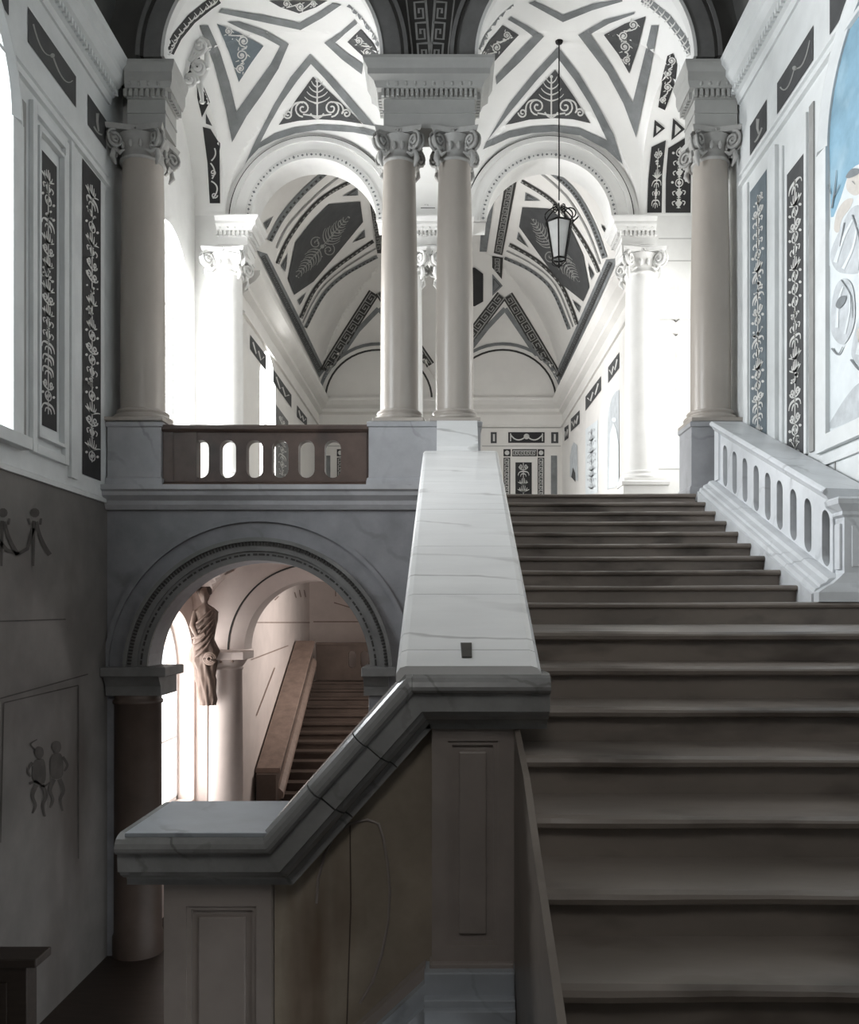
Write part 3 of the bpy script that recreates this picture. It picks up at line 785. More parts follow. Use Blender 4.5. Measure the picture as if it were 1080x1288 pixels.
# ================================================================== COLUMNS, ENTABLATURES, PEDESTALS
def capital(root, c, r, z0, z1, m='capital', k=1.0):
    h = z1 - z0
    MB().lathe(c, [(r * 1.0, z0), (r * 1.12, z0 + 0.01), (r * 1.12, z0 + 0.035), (r * 1.02, z0 + 0.04), (r * 1.0, z0 + h * 0.35), (r * 1.12, z0 + h * 0.62), (r * 1.28, z0 + h * 0.8)], 24).build('capital', m, root)
    root = [o for o in bpy.data.objects if o.name.startswith('capital') and o.parent == root][0]
    eg = MB()
    for q in range(14):                       # egg moulding round the bell
        a = 2 * PI * q / 14
        p = (c[0] + r * 1.12 * math.cos(a), c[1] + r * 1.12 * math.sin(a))
        eg.lathe(p, [(0.006, z0 + h * 0.30), (0.026 * k, z0 + h * 0.36), (0.030 * k, z0 + h * 0.46), (0.018 * k, z0 + h * 0.55)], 6)
    eg.build('egg_moulding', m, root)
    R = r * 1.92; ab = []                     # abacus with concave sides
    for q in range(4):
        a0 = PI / 4 + q * PI / 2
        for t in range(8):
            f = t / 8; a = a0 + f * PI / 2
            rr = R * (1 - 0.20 * math.sin(PI * f)) * (1 / (math.cos((f - 0.5) * PI / 2) * math.sqrt(2)) * 1.0)
            ab.append((c[0] + rr * math.cos(a), c[1] + rr * math.sin(a)))
    MB().loft([[(x, y, z1 - h * 0.16) for x, y in ab], [(c[0] + (x - c[0]) * 1.06, c[1] + (y - c[1]) * 1.06, z1) for x, y in ab]]).build('abacus', m, root)
    for q in range(4):                        # corner volutes
        a = PI / 4 + q * PI / 2; d = Vector((math.cos(a), math.sin(a), 0)); t = Vector((-d.y, d.x, 0))
        vr = h * 0.31
        ctr = Vector((c[0], c[1], z1 - h * 0.16 - vr * 0.95)) + d * (r * 1.52)
        v = MB()
        for s in (-1, 1):
            pts = []
            for i in range(24):
                f = i / 23; an = PI * 0.5 + 2 * PI * 1.75 * f; rr = vr * (1 - 0.8 * f)
                pts.append(ctr + d * (rr * -math.cos(an)) * 0.9 + Vector((0, 0, 1)) * rr * math.sin(an) + t * s * (0.035 * k + 0.02 * k * f))
            v.tube(pts, 0.020 * k, 6)
        v.tube([ctr - t * 0.035 * k, ctr + t * 0.035 * k], vr * 0.72, 12)
        # stem running from the volute to the middle of each face
        v.build('volute', m, root)
        mid = Vector((c[0], c[1], z1 - h * 0.30)) + Vector((math.cos(a - PI / 4), math.sin(a - PI / 4), 0)) * r * 1.18
        leaf = MB()
        for s, top in ((-1, 0.0), (1, 0.0)):
            pts = [ctr + Vector((0, 0, -vr * 0.9)) + d * -0.01, ctr + d * (-r * 0.20) + Vector((0, 0, -vr * 1.35)) + t * s * r * 0.22, ctr + d * (-r * 0.34) + Vector((0, 0, -vr * 1.1)) + t * s * r * 0.45]
            leaf.tube(pts, 0.03 * k, 6, [1.2, 1.0, 0.4])
        leaf.tube([ctr + Vector((0, 0, -vr)) + d * 0.0, ctr + Vector((0, 0, -vr * 1.8)) + d * 0.02, ctr + Vector((0, 0, -vr * 2.5)) + d * (-0.03)], 0.034 * k, 6, [0.9, 1.1, 0.4])
        leaf.build('husk_leaf', m, root)
        fl = MB()                             # fleuron in the middle of the abacus side
        a2 = q * PI / 2; dd = Vector((math.cos(a2), math.sin(a2), 0)); tt = Vector((-dd.y, dd.x, 0))
        fc = Vector((c[0], c[1], z1 - h * 0.08)) + dd * (r * 1.02)
        for j in range(6):
            an = 2 * PI * j / 6
            pc = fc + tt * 0.042 * k * math.cos(an) + Vector((0, 0, 0.042 * k * math.sin(an)))
            fl.tube([pc - dd * 0.02, pc + dd * 0.03], 0.020 * k, 6, [1, 0.5])
        fl.tube([fc, fc + dd * 0.045], 0.02 * k, 7, [1, 0.6])
        fl.build('fleuron', m, root)
def column(name, label, x, Y, rb, rt, z0, z1, zc, m, cm, group=None, nocap=False):
    root = thing(name, label, 'column', (x, Y, z0), group)
    MB().box(x - rb * 1.32, x + rb * 1.32, Y - rb * 1.32, Y + rb * 1.32, z0, z0 + 0.05).build('plinth', m, root, 0.008)
    MB().lathe((x, Y), [(rb * 1.30, z0 + 0.05), (rb * 1.36, z0 + 0.075), (rb * 1.30, z0 + 0.105), (rb * 1.16, z0 + 0.112), (rb * 1.12, z0 + 0.13), (rb * 1.17, z0 + 0.142), (rb * 1.20, z0 + 0.16), (rb * 1.14, z0 + 0.18), (rb * 1.03, z0 + 0.185)], 32).build('base', m, root)
    pr = []
    for i in range(15):
        f = i / 14; rr = rb + (rt - rb) * max(0, (f - 0.28) / 0.72) ** 1.5
        pr.append((rr, z0 + 0.185 + (z1 - z0 - 0.185) * f))
    MB().lathe((x, Y), pr, 40).build('shaft', m, root)
    if not nocap: capital(root, (x, Y), rt, z1, zc, cm)
    return root
YA = 11.58
def XA(px): return (px - VX) / F * YA
zb1, zt1, zc1 = 2.50, 5.93, 6.33
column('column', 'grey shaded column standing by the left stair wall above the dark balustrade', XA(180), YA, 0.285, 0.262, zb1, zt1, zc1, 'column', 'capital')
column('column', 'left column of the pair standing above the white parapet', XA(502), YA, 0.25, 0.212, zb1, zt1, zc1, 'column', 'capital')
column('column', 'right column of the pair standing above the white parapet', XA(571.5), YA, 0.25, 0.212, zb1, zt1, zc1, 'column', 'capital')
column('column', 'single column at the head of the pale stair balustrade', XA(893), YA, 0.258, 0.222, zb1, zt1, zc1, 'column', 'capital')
YB2 = Y2 + 0.22
def XB(px): return (px - VX) / F * YB2
zb2, zt2, zc2 = 2.15, 5.50, 5.90
column('rear_column', 'bright white rear column beside the landing window', XB(291), YB2 - 0.28, 0.262, 0.24, zb2, zt2, zc2, 'plaster', 'plaster')
column('rear_column', 'bright rear column behind the hanging lantern and stair head', XB(801), YB2 - 0.28, 0.262, 0.24, zb2, zt2, zc2, 'plaster', 'plaster')
column('rear_column', 'rear column mostly hidden behind the left of the paired columns', XB(514), YB2 - 0.28, 0.24, 0.22, zb2, zt2, zc2, 'plaster', 'plaster')
column('rear_column', 'rear column mostly hidden behind the right of the paired columns', XB(566), YB2 - 0.28, 0.24, 0.22, zb2, zt2, zc2, 'plaster', 'plaster')

def entablature(label, x0, x1, y0, y1, z0, zs, oh, m, left=True, right=True):
    # zs: list of heights above z0: architrave top, dentil bottom/top, cornice top
    root = thing('entablature', label, 'entablature', ((x0 + x1) / 2, (y0 + y1) / 2, z0))
    za, zd0, zd1, zt = zs
    MB().box(x0, x1, y0, y1, z0, za).build('architrave', m, root)
    MB().box(x0 - 0.012 * left, x1 + 0.012 * right, y0 - 0.012, y1, za, za + 0.03).build('fillet', m, root)
    MB().box(x0, x1, y0, y1, za + 0.03, zd0).build('frieze', m, root)
    MB().box(x0 - 0.03 * left, x1 + 0.03 * right, y0 - 0.03, y1, zd0, zd1).build('bed_mould', m, root)
    bed = [o for o in bpy.data.objects if o.name.startswith('bed_mould') and o.parent == root][0]
    n = max(3, int((x1 - x0 + 0.06) / 0.062)); dm = MB(); w = (x1 - x0 + 0.08) / n
    for i in range(n): dm.box(x0 - 0.04 + i * w + w * 0.22, x0 - 0.04 + i * w + w * 0.80, y0 - 0.075, y0 - 0.02, zd0 + 0.01, zd1)
    k = max(3, int((y1 - y0) / 0.062)); w = (y1 - y0) / k
    for i in range(k):
        if left: dm.box(x0 - 0.075, x0 - 0.02, y0 + i * w + w * .2, y0 + i * w + w * .78, zd0 + 0.01, zd1)
        if right: dm.box(x1 + 0.02, x1 + 0.075, y0 + i * w + w * .2, y0 + i * w + w * .78, zd0 + 0.01, zd1)
    o = dm.build('dentil_row', m, bed); o['kind'] = 'stuff'
    H = zt - zd1
    prof = [(0.09, 0.0), (0.12, H * 0.22), (0.20 * oh / 0.26, H * 0.36), (0.20 * oh / 0.26, H * 0.58), (0.235 * oh / 0.26, H * 0.74), (oh, H * 0.88), (oh, H)]
    rings = []
    for d, h in prof:
        a, b = x0 - d * left, x1 + d * right
        rings.append([(a, y0 - d, zd1 + h), (b, y0 - d, zd1 + h), (b, y1, zd1 + h), (a, y1, zd1 + h)])
    crn = MB().loft(rings).build('cornice', m, root)
    em = MB()                                  # egg row under the cornice lip
    n = max(3, int((x1 - x0) / 0.11))
    for i in range(n):
        xx = x0 + (x1 - x0) * (i + 0.5) / n
        em.lathe((xx, y0 - 0.10), [(0.008, zd1 + H * 0.06), (0.024, zd1 + H * 0.1), (0.026, zd1 + H * 0.2), (0.012, zd1 + H * 0.25)], 6)
    o = em.build('egg_row', m, crn); o['kind'] = 'stuff'
    return root
yE0, yE1 = 11.36, 11.82
zsE = (6.52, 6.70, 6.80, 7.13)
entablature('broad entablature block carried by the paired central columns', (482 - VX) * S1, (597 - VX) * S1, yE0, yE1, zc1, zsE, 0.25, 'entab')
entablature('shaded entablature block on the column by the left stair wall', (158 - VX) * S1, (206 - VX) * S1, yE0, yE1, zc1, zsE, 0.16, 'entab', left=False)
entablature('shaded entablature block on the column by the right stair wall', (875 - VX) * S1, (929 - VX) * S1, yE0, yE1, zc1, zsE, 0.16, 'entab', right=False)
zs2E = (6.06, 6.18, 6.26, zs2)
yF0, yF1 = Y2 - 0.06, Y2B
entablature('white entablature block on the rear column beside the landing window', (275 - VX) * S2, (312 - VX) * S2, yF0, yF1, zc2, zs2E, 0.22, 'plaster', left=False)
entablature('white entablature block on the rear column behind the lantern', (781 - VX) * S2, (822 - VX) * S2, yF0, yF1, zc2, zs2E, 0.2, 'plaster', right=False)
entablature('white entablature block behind the paired central columns', (500 - VX) * S2, (580 - VX) * S2, yF0, yF1, zc2, zs2E, 0.2, 'plaster')

def pedestal(label, x0, x1, y0, y1, z0, z1, m, flare=0.06):
    root = thing('column_pedestal', label, 'pedestal', ((x0 + x1) / 2, (y0 + y1) / 2, z0))
    MB().box(x0, x1, y0, y1, z0 + 0.12, z1 - 0.08).build('die', m, root)
    MB().loft([[(x0 - d, y0 - d, z), (x1 + d, y0 - d, z), (x1 + d, y1, z), (x0 - d, y1, z)] for d, z in ((flare, z0), (flare, z0 + 0.06), (0.02, z0 + 0.10), (0, z0 + 0.12))]).build('base', m, root)
    MB().loft([[(x0 - d, y0 - d, z), (x1 + d, y0 - d, z), (x1 + d, y1, z), (x0 - d, y1, z)] for d, z in ((0, z1 - 0.08), (0.02, z1 - 0.07), (0.025, z1 - 0.02), (0.0, z1))]).build('cap', m, root)
    return root
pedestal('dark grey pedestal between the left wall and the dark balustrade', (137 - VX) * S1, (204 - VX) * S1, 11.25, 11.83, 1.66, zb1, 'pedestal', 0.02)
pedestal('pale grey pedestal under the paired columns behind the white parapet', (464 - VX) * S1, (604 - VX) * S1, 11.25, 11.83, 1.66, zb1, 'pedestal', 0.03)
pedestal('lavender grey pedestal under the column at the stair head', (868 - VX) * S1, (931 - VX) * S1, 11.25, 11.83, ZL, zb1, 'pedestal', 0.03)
for lab, px, hw in (('white plinth under the rear column beside the landing window', 291, 0.36), ('white plinth under the rear column behind the stair head', 801, 0.36)):
    pedestal(lab, XB(px) - hw, XB(px) + hw, Y2 - 0.42, Y2 - 0.004, ZL, zb2, 'plaster', 0.02)
pedestal('white plinth under the hidden pair of rear columns', XB(514) - 0.34, XB(566) + 0.34, Y2 - 0.42, Y2 - 0.004, ZL, zb2, 'plaster', 0.02)
# slim wall pilasters behind the outer front columns
for lab, xx in (('pale pilaster in the corner behind the right stair column', XR + 0.22),):
    r_ = thing('corner_pilaster', lab, 'pilaster', (xx, 12.2, ZL))
    MB().box(xx - 0.16, xx + 0.16, 12.0, 12.4, ZL + 0.5, 6.3).build('shaft', 'plaster', r_, 0.01)
    MB().box(xx - 0.19, xx + 0.19, 11.97, 12.43, ZL, ZL + 0.5).build('base', 'plaster', r_, 0.01)
    MB().box(xx - 0.21, xx + 0.21, 11.95, 12.45, 6.3, 6.56).build('capital', 'plaster', r_, 0.02)

# ================================================================== BALUSTRADES
def pierced(mb, m, u0, u1, z0, z1, slots, hw, hh, shear=lambda u: 0.0, n=12):
    # slab with upright round-ended slots; m(u, side, z) -> point, side 0 front 1 back
    def blk(ua, ub, qa):
        (a0, a1), (b0, b1) = qa
        f = [[(ua, a0), (ub, b0), (ub, b1), (ua, a1)]]
        p = [(u, z + shear(u)) for u, z in f[0]]
        mb.loft([[m(u, 0, z) for u, z in p], [m(u, 1, z) for u, z in p]])
    cur = u0
    for c, zc in slots:
        blk(cur, c - hw, ((z0, z1), (z0, z1)))
        for i in range(n):
            a = -hw + 2 * hw * (0.5 - 0.5 * math.cos(PI * i / n)); b = -hw + 2 * hw * (0.5 - 0.5 * math.cos(PI * (i + 1) / n))
            ca, cb = math.sqrt(max(0, hw * hw - a * a)), math.sqrt(max(0, hw * hw - b * b))
            blk(c + a, c + b, ((z0, zc - hh + hw - ca), (z0, zc - hh + hw - cb)))
            blk(c + a, c + b, ((zc + hh - hw + ca, z1), (zc + hh - hw + cb, z1)))
        cur = c + hw
    blk(cur, u1, ((z0, z1), (z0, z1)))
lb = thing('landing_balustrade', 'dark reddish marble balustrade with six oval slots on the landing edge', 'balustrade', ((333 - VX) * S1, 11.42, 1.66))
bx0, bx1 = (204 - VX) * S1 + 0.001, (463 - VX) * S1
mb = MB()
pierced(mb, lambda u, s, z: (u, 11.32 + 0.16 * s, z), bx0, bx1, 1.68, 2.38, [((p - VX) * S1, 2.025) for p in (251.5, 286, 319.5, 352, 385, 418)], 0.105, 0.245)
mb.build('pierced_panel', 'balus_dark', lb)
MB().prism([(11.26, 2.44), (11.28, 2.46), (11.54, 2.46), (11.54, 2.38), (11.29, 2.37), (11.26, 2.40)], 'X', bx0, bx1).build('rail', 'balus_dark', lb)
MB().prism([(11.27, 1.66), (11.27, 1.70), (11.31, 1.73), (11.49, 1.73), (11.53, 1.66)], 'X', bx0, bx1).build('base_rail', 'balus_dark', lb)
for p in (204.5, 234, 448):
    MB().box((p - VX) * S1 + 0.004, (p + 13 - VX) * S1, 11.305, 11.49, 1.73, 2.37).build('end_pier', 'balus_dark', lb)

rb = thing('stair_balustrade', 'pale marble stair balustrade with nine tall slots beside the upper flight', 'balustrade', (3.45, 9.3, 0.8))
def pitch(Y): return 1.553 - 0.399 * (11.116 - Y)
YB0, YB1 = 7.74, 11.08
def shear_prism(prof, ya, yb):                # profile (x, dz) run along the stair pitch
    return MB().loft([[(x, Y, pitch(Y) + dz) for x, dz in prof] for Y in (ya, yb)])
shear_prism([(3.18, -0.55), (3.18, 0.03), (3.20, 0.035), (3.215, 0.075), (3.25, 0.085), (3.26, 0.11), (3.31, 0.13), (3.33, 0.16), (3.37, 0.17), (3.72, 0.17), (3.72, -0.55)], YB0 - 0.12, YB1).build('base_moulding', 'balus', rb)
mb = MB()
sl = [(3.42 * F / (p - VX), 0.435) for p in (1038.3, 1015.7, 997.4, 980.2, 965.2, 950.7, 936.5, 923.5, 911.7)]
pierced(mb, lambda u, s, z: (3.42 + 0.14 * s, u, z), YB0, YB1, 0.165, 0.80, sl, 0.082, 0.25, shear=pitch)
mb.build('pierced_panel', 'balus', rb)
shear_prism([(3.34, 0.90), (3.33, 0.88), (3.345, 0.86), (3.36, 0.855), (3.38, 0.82), (3.41, 0.79), (3.60, 0.79), (3.76, 0.86), (3.76, 0.91), (3.36, 0.92)], YB0, YB1).build('rail', 'balus', rb)
MB().box(3.395, 3.42, YB1 - 0.16, YB1, pitch(YB1) + 0.16, pitch(YB1) + 0.80).build('end_pier', 'balus', rb)
# black sheet added as the shade seen through the slots
MB().loft([[(3.60, Y, pitch(Y) + 0.165), (3.64, Y, pitch(Y) + 0.165), (3.64, Y, pitch(Y) + 0.80), (3.60, Y, pitch(Y) + 0.80)] for Y in (YB0, YB1)]).build('slot_shade_sheet', 'slot_shade', rb)
rp = thing('stair_pedestal', 'pale marble pedestal with moulded cap at the foot of the slotted balustrade', 'pedestal', (3.6, 7.6, 0.115))
zpt = pitch(7.62) + 0.86
MB().box(3.44, XR - 0.005, 7.56, 7.735, 0.36, zpt - 0.16).build('die', 'balus', rp)
MB().box(3.415, 3.44, 7.60, 7.70, 0.40, zpt - 0.22).build('side_panel', 'balus', rp, 0.006)
MB().box(3.50, 3.76, 7.545, 7.56, 0.42, zpt - 0.24).build('front_panel', 'balus', rp, 0.006)
MB().loft([[(3.44 - d, 7.56 - d, z), (XR - 0.005, 7.56 - d, z), (XR - 0.005, 7.735, z), (3.44 - d, 7.735, z)] for d, z in ((0.0, zpt - 0.17), (0.03, zpt - 0.15), (0.03, zpt - 0.12), (0.06, zpt - 0.09), (0.09, zpt - 0.06), (0.10, zpt - 0.02), (0.08, zpt))]).build('cap', 'balus', rp)
MB().loft([[(3.44 - d, 7.56 - d * 0.2, z), (XR - 0.005, 7.56 - d * 0.2, z), (XR - 0.005, 7.735, z), (3.44 - d, 7.735, z)] for d, z in ((0.24, 0.116), (0.24, 0.20), (0.16, 0.25), (0.10, 0.28), (0.03, 0.34), (0.0, 0.37))]).build('base', 'balus', rp)

# ================================================================== WALL TRIM
def wall_cornice(parent, x, s):
    pr = [(0.0, 6.62), (0.03, 6.62), (0.05, 6.70), (0.09, 6.72), (0.09, 6.80), (0.16, 6.84), (0.22, 6.92), (0.22, 7.0), (0.28, 7.06), (0.30, 7.13), (0.0, 7.13)]
    MB().prism([(x + s * d, z) for d, z in pr], 'Y', -2.99, yE0 - 0.02).build('cornice', 'wall', parent)
    dm = MB(); y = 4.0
    while y < yE0 - 0.06:
        a, b = sorted((x + s * 0.08, x + s * 0.135)); dm.box(a, b, y, y + 0.045, 6.72, 6.79); y += 0.08
    o = dm.build('dentil_row', 'wall', parent); o['kind'] = 'stuff'
    for z, d, h in ((5.66, 0.03, 0.05), (5.52, 0.045, 0.06)):
        MB().prism([(x, z), (x + s * d, z + 0.01), (x + s * d, z + h - 0.01), (x, z + h)], 'Y', -2.99, Y1 - 0.01).build('string_course', 'wall', parent)
wall_cornice(wall_left, XL, 1); wall_cornice(wall_right, XR, -1)
def vstrip(parent, x, s, ya, yb, z0, z1, d=0.04, m='wall', name='pilaster_or_shade_strip'):
    a, b = sorted((x, x + s * d)); return MB().box(a, b, ya, yb, z0, z1).build(name, m, parent, 0.006)
def frame(parent, x, s, ya, yb, z0, z1, w=0.07, d=0.035, m='wall'):
    for q in ((ya, ya + w, z0, z1), (yb - w, yb, z0, z1), (ya + w, yb - w, z0, z0 + w), (ya + w, yb - w, z1 - w, z1)):
        vstrip(parent, x, s, *q, d, m, 'panel_frame')
# left
MB().prism([(XL, 1.44), (XL + 0.03, 1.44), (XL + 0.035, 1.49), (XL, 1.51)], 'Y', -2.99, Y1 - 0.02).build('dado_rail', 'wall', wall_left)
frame(wall_left, XL, 1, 9.18, 10.06, 1.72, 5.42, 0.10, 0.05)
frame(wall_left, XL, 1, 9.30, 9.94, 1.90, 5.22, 0.04, 0.065)
vstrip(wall_left, XL, 1, 10.12, 10.20, 1.6, 5.5, 0.05); vstrip(wall_left, XL, 1, 10.24, 10.34, 1.6, 5.5, 0.03)
vstrip(wall_left, XL, 1, 9.00, 9.09, 1.75, 5.32, 0.02, 'keyline_and_shade')  # grey strip, recess shadow painted in as on the right wall
# left window surround
MB().arc([(1.12, XL), (1.34, XL), (1.34, XL + 0.05), (1.22, XL + 0.09), (1.12, XL + 0.04)], (7.62, 5.0), 0, PI, 40, 'X').build('window_surround', 'wall', wall_left)
for s in (-1, 1):
    ya, yb = sorted((7.62 + s * 1.12, 7.62 + s * 1.34)); vstrip(wall_left, XL, 1, ya, yb, 1.83, 5.0, 0.06, 'wall', 'window_surround')
vstrip(wall_left, XL, 1, 6.2, 9.02, 1.70, 1.83, 0.12, 'wall', 'window_sill')
def sash(name, label, x, yc, R, zs, sill, nz, ny, m='paint_white'):
    root = bpy.data.objects.new(name, None); COL.objects.link(root); root.location = (x, yc, sill); WORLD[root.name] = Vector((x, yc, sill))
    struct(root, label)
    fr = MB()
    fr.arc([(R - 0.06, x - 0.03), (R, x - 0.03), (R, x + 0.03), (R - 0.06, x + 0.03)], (yc, zs), 0, PI, 32, 'X')
    for s in (-1, 1):
        a, b = sorted((yc + s * R, yc + s * (R - 0.06))); fr.box(x - 0.03, x + 0.03, a, b, sill, zs)
    fr.box(x - 0.03, x + 0.03, yc - R, yc + R, sill, sill + 0.07)
    fr.build('window_frame', m, root)
    for i in range(1, ny):
        u = yc - R + 2 * R * i / ny; top = zs + math.sqrt(max(0, (R - 0.03) ** 2 - (u - yc) ** 2))
        MB().box(x - 0.02, x + 0.02, u - 0.018, u + 0.018, sill + 0.07, top).build('glazing_bar', m, root)
    for j in range(1, nz + 1):
        z = sill + (zs - sill) * j / nz
        MB().box(x - 0.018, x + 0.018, yc - R + 0.06, yc + R - 0.06, z - 0.016, z + 0.016).build('glazing_bar', m, root)
    pn = [(yc - R + 0.05, sill + 0.05), (yc + R - 0.05, sill + 0.05)] + [(yc + (R - 0.05) * math.cos(PI * i / 24), zs + (R - 0.05) * math.sin(PI * i / 24)) for i in range(25)]
    MB().prism(pn, 'X', x - 0.004, x + 0.004).build('pane', 'glass', root)
sash('window_1', 'tall arched window in the left stair wall', XL - 0.3, 7.62, 1.12, 5.0, 1.83, 4, 3)
sash('window_2', 'tall arched window of the left landing bay', XOL - 0.3, 13.1, 0.95, 4.9, ZL + 0.5, 4, 2)
sash('window_3', 'tall arched window of the right landing bay', XOR + 0.3, 13.1, 0.95, 4.9, ZL + 0.5, 4, 2)
sash('window_4', 'bright arched window of the lower bay', XOL - 0.3, 13.25, 1.05, -0.95, -3.0, 2, 2)
sash('window_5', 'arched gallery window', XGL - 0.25, 17.0, 0.75, 4.35, ZL + 0.35, 3, 2)
# right wall
vstrip(wall_right, XR, -1, 10.02, 10.14, 1.6, 5.4, 0.05); vstrip(wall_right, XR, -1, 10.18, 10.30, 1.6, 5.4, 0.03)
vstrip(wall_right, XR, -1, 9.04, 9.15, 1.7, 5.32, 0.02, 'keyline_and_shade')  # grey strip paints in the shadow of a recess
vstrip(wall_right, XR, -1, 9.86, 9.94, 1.7, 5.3, 0.03); vstrip(wall_right, XR, -1, 9.20, 9.26, 1.7, 5.3, 0.03)
vstrip(wall_right, XR, -1, 11.0, 11.1, 2.0, 5.45, 0.03)
MU = (7.62, 1.06, 4.66, 1.80)                  # mural arch centre Y, radius, spring z, sill
MB().arc([(MU[1], XR), (MU[1] + 0.24, XR), (MU[1] + 0.24, XR - 0.04), (MU[1] + 0.12, XR - 0.08), (MU[1], XR - 0.03)], (MU[0], MU[2]), 0, PI, 40, 'X').build('mural_surround', 'wall', wall_right)
for s in (-1, 1):
    ya, yb = sorted((MU[0] + s * MU[1], MU[0] + s * (MU[1] + 0.24))); vstrip(wall_right, XR, -1, ya, yb, MU[3] - 0.16, MU[2], 0.05, 'wall', 'mural_surround')
vstrip(wall_right, XR, -1, MU[0] - MU[1], MU[0] + MU[1], MU[3] - 0.16, MU[3], 0.06, 'wall', 'mural_surround')
vstrip(wall_right, XR, -1, 4.0, Y1 - 0.02, 1.50, 1.54, 0.03, 'wall', 'dado_rail')
for yy in (8.55, 7.9): vstrip(wall_right, XR, -1, yy, yy + 0.03, -0.5, 1.5, 0.01, 'keyline_and_shade', 'panel_joint')

# ================================================================== LANTERN
lx, ly = 1.69, 13.1
lan = thing('hanging_lantern', 'tapering glazed iron lantern hung on a long rod from the vault', 'lantern', (lx, ly, 5.2))
zl = lambda y: (VY - y) / F * ly
ztop = bay_z(lx, ly)
MB().tube([(lx, ly, ztop - 0.02), (lx, ly, zl(252))], 0.010, 6).build('rod', 'iron', lan)
MB().lathe((lx, ly), [(0.06, ztop), (0.05, ztop - 0.03), (0.015, ztop - 0.05)], 12).build('ceiling_hook', 'iron', lan)
n6 = 6; rt_, rb_ = 0.205, 0.105; zt_, zb_ = zl(281), zl(326)
cor = lambda r, z, k: (lx + r * math.cos(2 * PI * k / n6 + 0.35), ly + r * math.sin(2 * PI * k / n6 + 0.35), z)
for k in range(n6):
    MB().tube([cor(rt_, zt_, k), cor(rb_, zb_, k)], 0.012, 6).build('corner_bar', 'iron', lan)
    a, b, c, d = cor(rt_ * .97, zt_, k), cor(rt_ * .97, zt_, k + 1), cor(rb_ * .97, zb_, k + 1), cor(rb_ * .97, zb_, k)
    mbp = MB(); mid = Vector((lx, ly, 0))
    inn = [tuple(Vector(p) + (Vector((lx, ly, p[2])) - Vector(p)).normalized() * 0.006) for p in (a, b, c, d)]
    mbp.loft([[a, b, c, d], inn]).build('pane', 'frosted', lan)
    sc = []                                    # scroll of the iron crown
    d0 = Vector((math.cos(2 * PI * k / n6 + 0.35), math.sin(2 * PI * k / n6 + 0.35), 0))
    base = Vector((lx, ly, 0))
    for i in range(26):
        f = i / 25
        if f < 0.5:
            g_ = f / 0.5; p = base + d0 * (rt_ * (1 - 0.95 * g_) + 0.11 * math.sin(PI * g_)) + Vector((0, 0, zt_ + (zl(258) - zt_) * g_ ** 1.2))
        else:
            g_ = (f - 0.5) / 0.5; an = PI * 0.5 - 2 * PI * 1.1 * g_; rr = 0.05 * (1 - 0.6 * g_)
            p = base + d0 * (0.06 + rr * math.cos(an)) + Vector((0, 0, zl(258) - 0.0 + rr * math.sin(an) - 0.05))
        sc.append(p)
    MB().tube(sc, 0.010, 5).build('crown_scroll', 'iron', lan)
    s2 = [Vector(cor(rb_, zb_, k)) + d0 * (0.03 * math.sin(PI * i / 8)) + Vector((0, 0, -0.11 * i / 8)) - d0 * (rb_ * 0.9 * (i / 8) ** 2) for i in range(9)]
    MB().tube(s2, 0.008, 5).build('foot_scroll', 'iron', lan)
for r_, z_, nm in ((rt_, zt_, 'top_ring'), (rb_, zb_, 'bottom_ring')):
    MB().tube([cor(r_, z_, k) for k in range(n6 + 1)], 0.014, 6).build(nm, 'iron', lan)
MB().lathe((lx, ly), [(0.004, zl(338)), (0.022, zl(336)), (0.03, zl(334)), (0.012, zl(331)), (0.008, zl(326))], 10).build('finial', 'iron', lan)
hoop = []
for i in range(30):                            # large loose scroll bracket on one side
    f = i / 29; an = -0.4 - 2 * PI * 1.15 * f; rr = 0.12 * (1 - 0.5 * f)
    hoop.append((lx + 0.18 + rr * math.cos(an), ly + 0.02 * f, zl(268) + rr * math.sin(an)))
MB().tube([(lx + 0.19, ly, zt_)] + hoop, 0.010, 5).build('side_scroll', 'iron', lan)

# ================================================================== LOWER HALL
def plain_column(label, x, Y, r, z0, zc0, zc1, m):
    root = thing('lower_column', label, 'column', (x, Y, z0))
    MB().box(x - r * 1.35, x + r * 1.35, Y - r * 1.35, Y + r * 1.35, z0, z0 + 0.14).build('plinth', m, root)
    MB().lathe((x, Y), [(r * 1.3, z0 + .14), (r * 1.36, z0 + .2), (r * 1.2, z0 + .27), (r * 1.05, z0 + .3)], 28).build('base', m, root)
    MB().lathe((x, Y), [(r * 1.04, z0 + .3), (r * 1.03, z0 + 1.4), (r * 0.96, zc0 - 0.05), (r * 1.04, zc0 - 0.045), (r * 1.04, zc0 - 0.02), (r * 0.97, zc0 - 0.015), (r * 0.97, zc0)], 36).build('shaft', m, root)
    MB().lathe((x, Y), [(r * 0.98, zc0), (r * 1.08, zc0 + 0.03), (r * 1.28, zc0 + 0.11), (r * 1.3, zc0 + 0.13)], 28).build('echinus', m, root)
    MB().box(x - r * 1.38, x + r * 1.38, Y - r * 1.38, Y + r * 1.38, zc0 + 0.12, zc1).build('abacus', m, root, 0.01)
    rw = MB()
    for i in range(3): rw.lathe((x - r * 0.7 + i * r * 0.7, Y - r * 1.22), [(0.004, zc0 + 0.07), (0.022, zc0 + 0.08), (0.022, zc0 + 0.105), (0.004, zc0 + 0.115)], 8)
    rw.build('rosette', 'statue', root)
    return root
YL = Y2 - 0.36
plain_column('stout white column below the landing seen through the archway', (284 - VX) / F * YL, YL, 0.265, ZLOW, -(838 - VY) / F * YL, -(819 - VY) / F * YL, 'pink')
plain_column('column on the right of the archway mostly hidden by the ramp cap', -0.86, Y1B + 0.3, 0.17, ZLOW, -1.16, -0.98, 'plaster')
ls = thing('lower_staircase', 'dark stone stair seen through the round archway', 'staircase', (-2.0, 16.0, ZLOW))
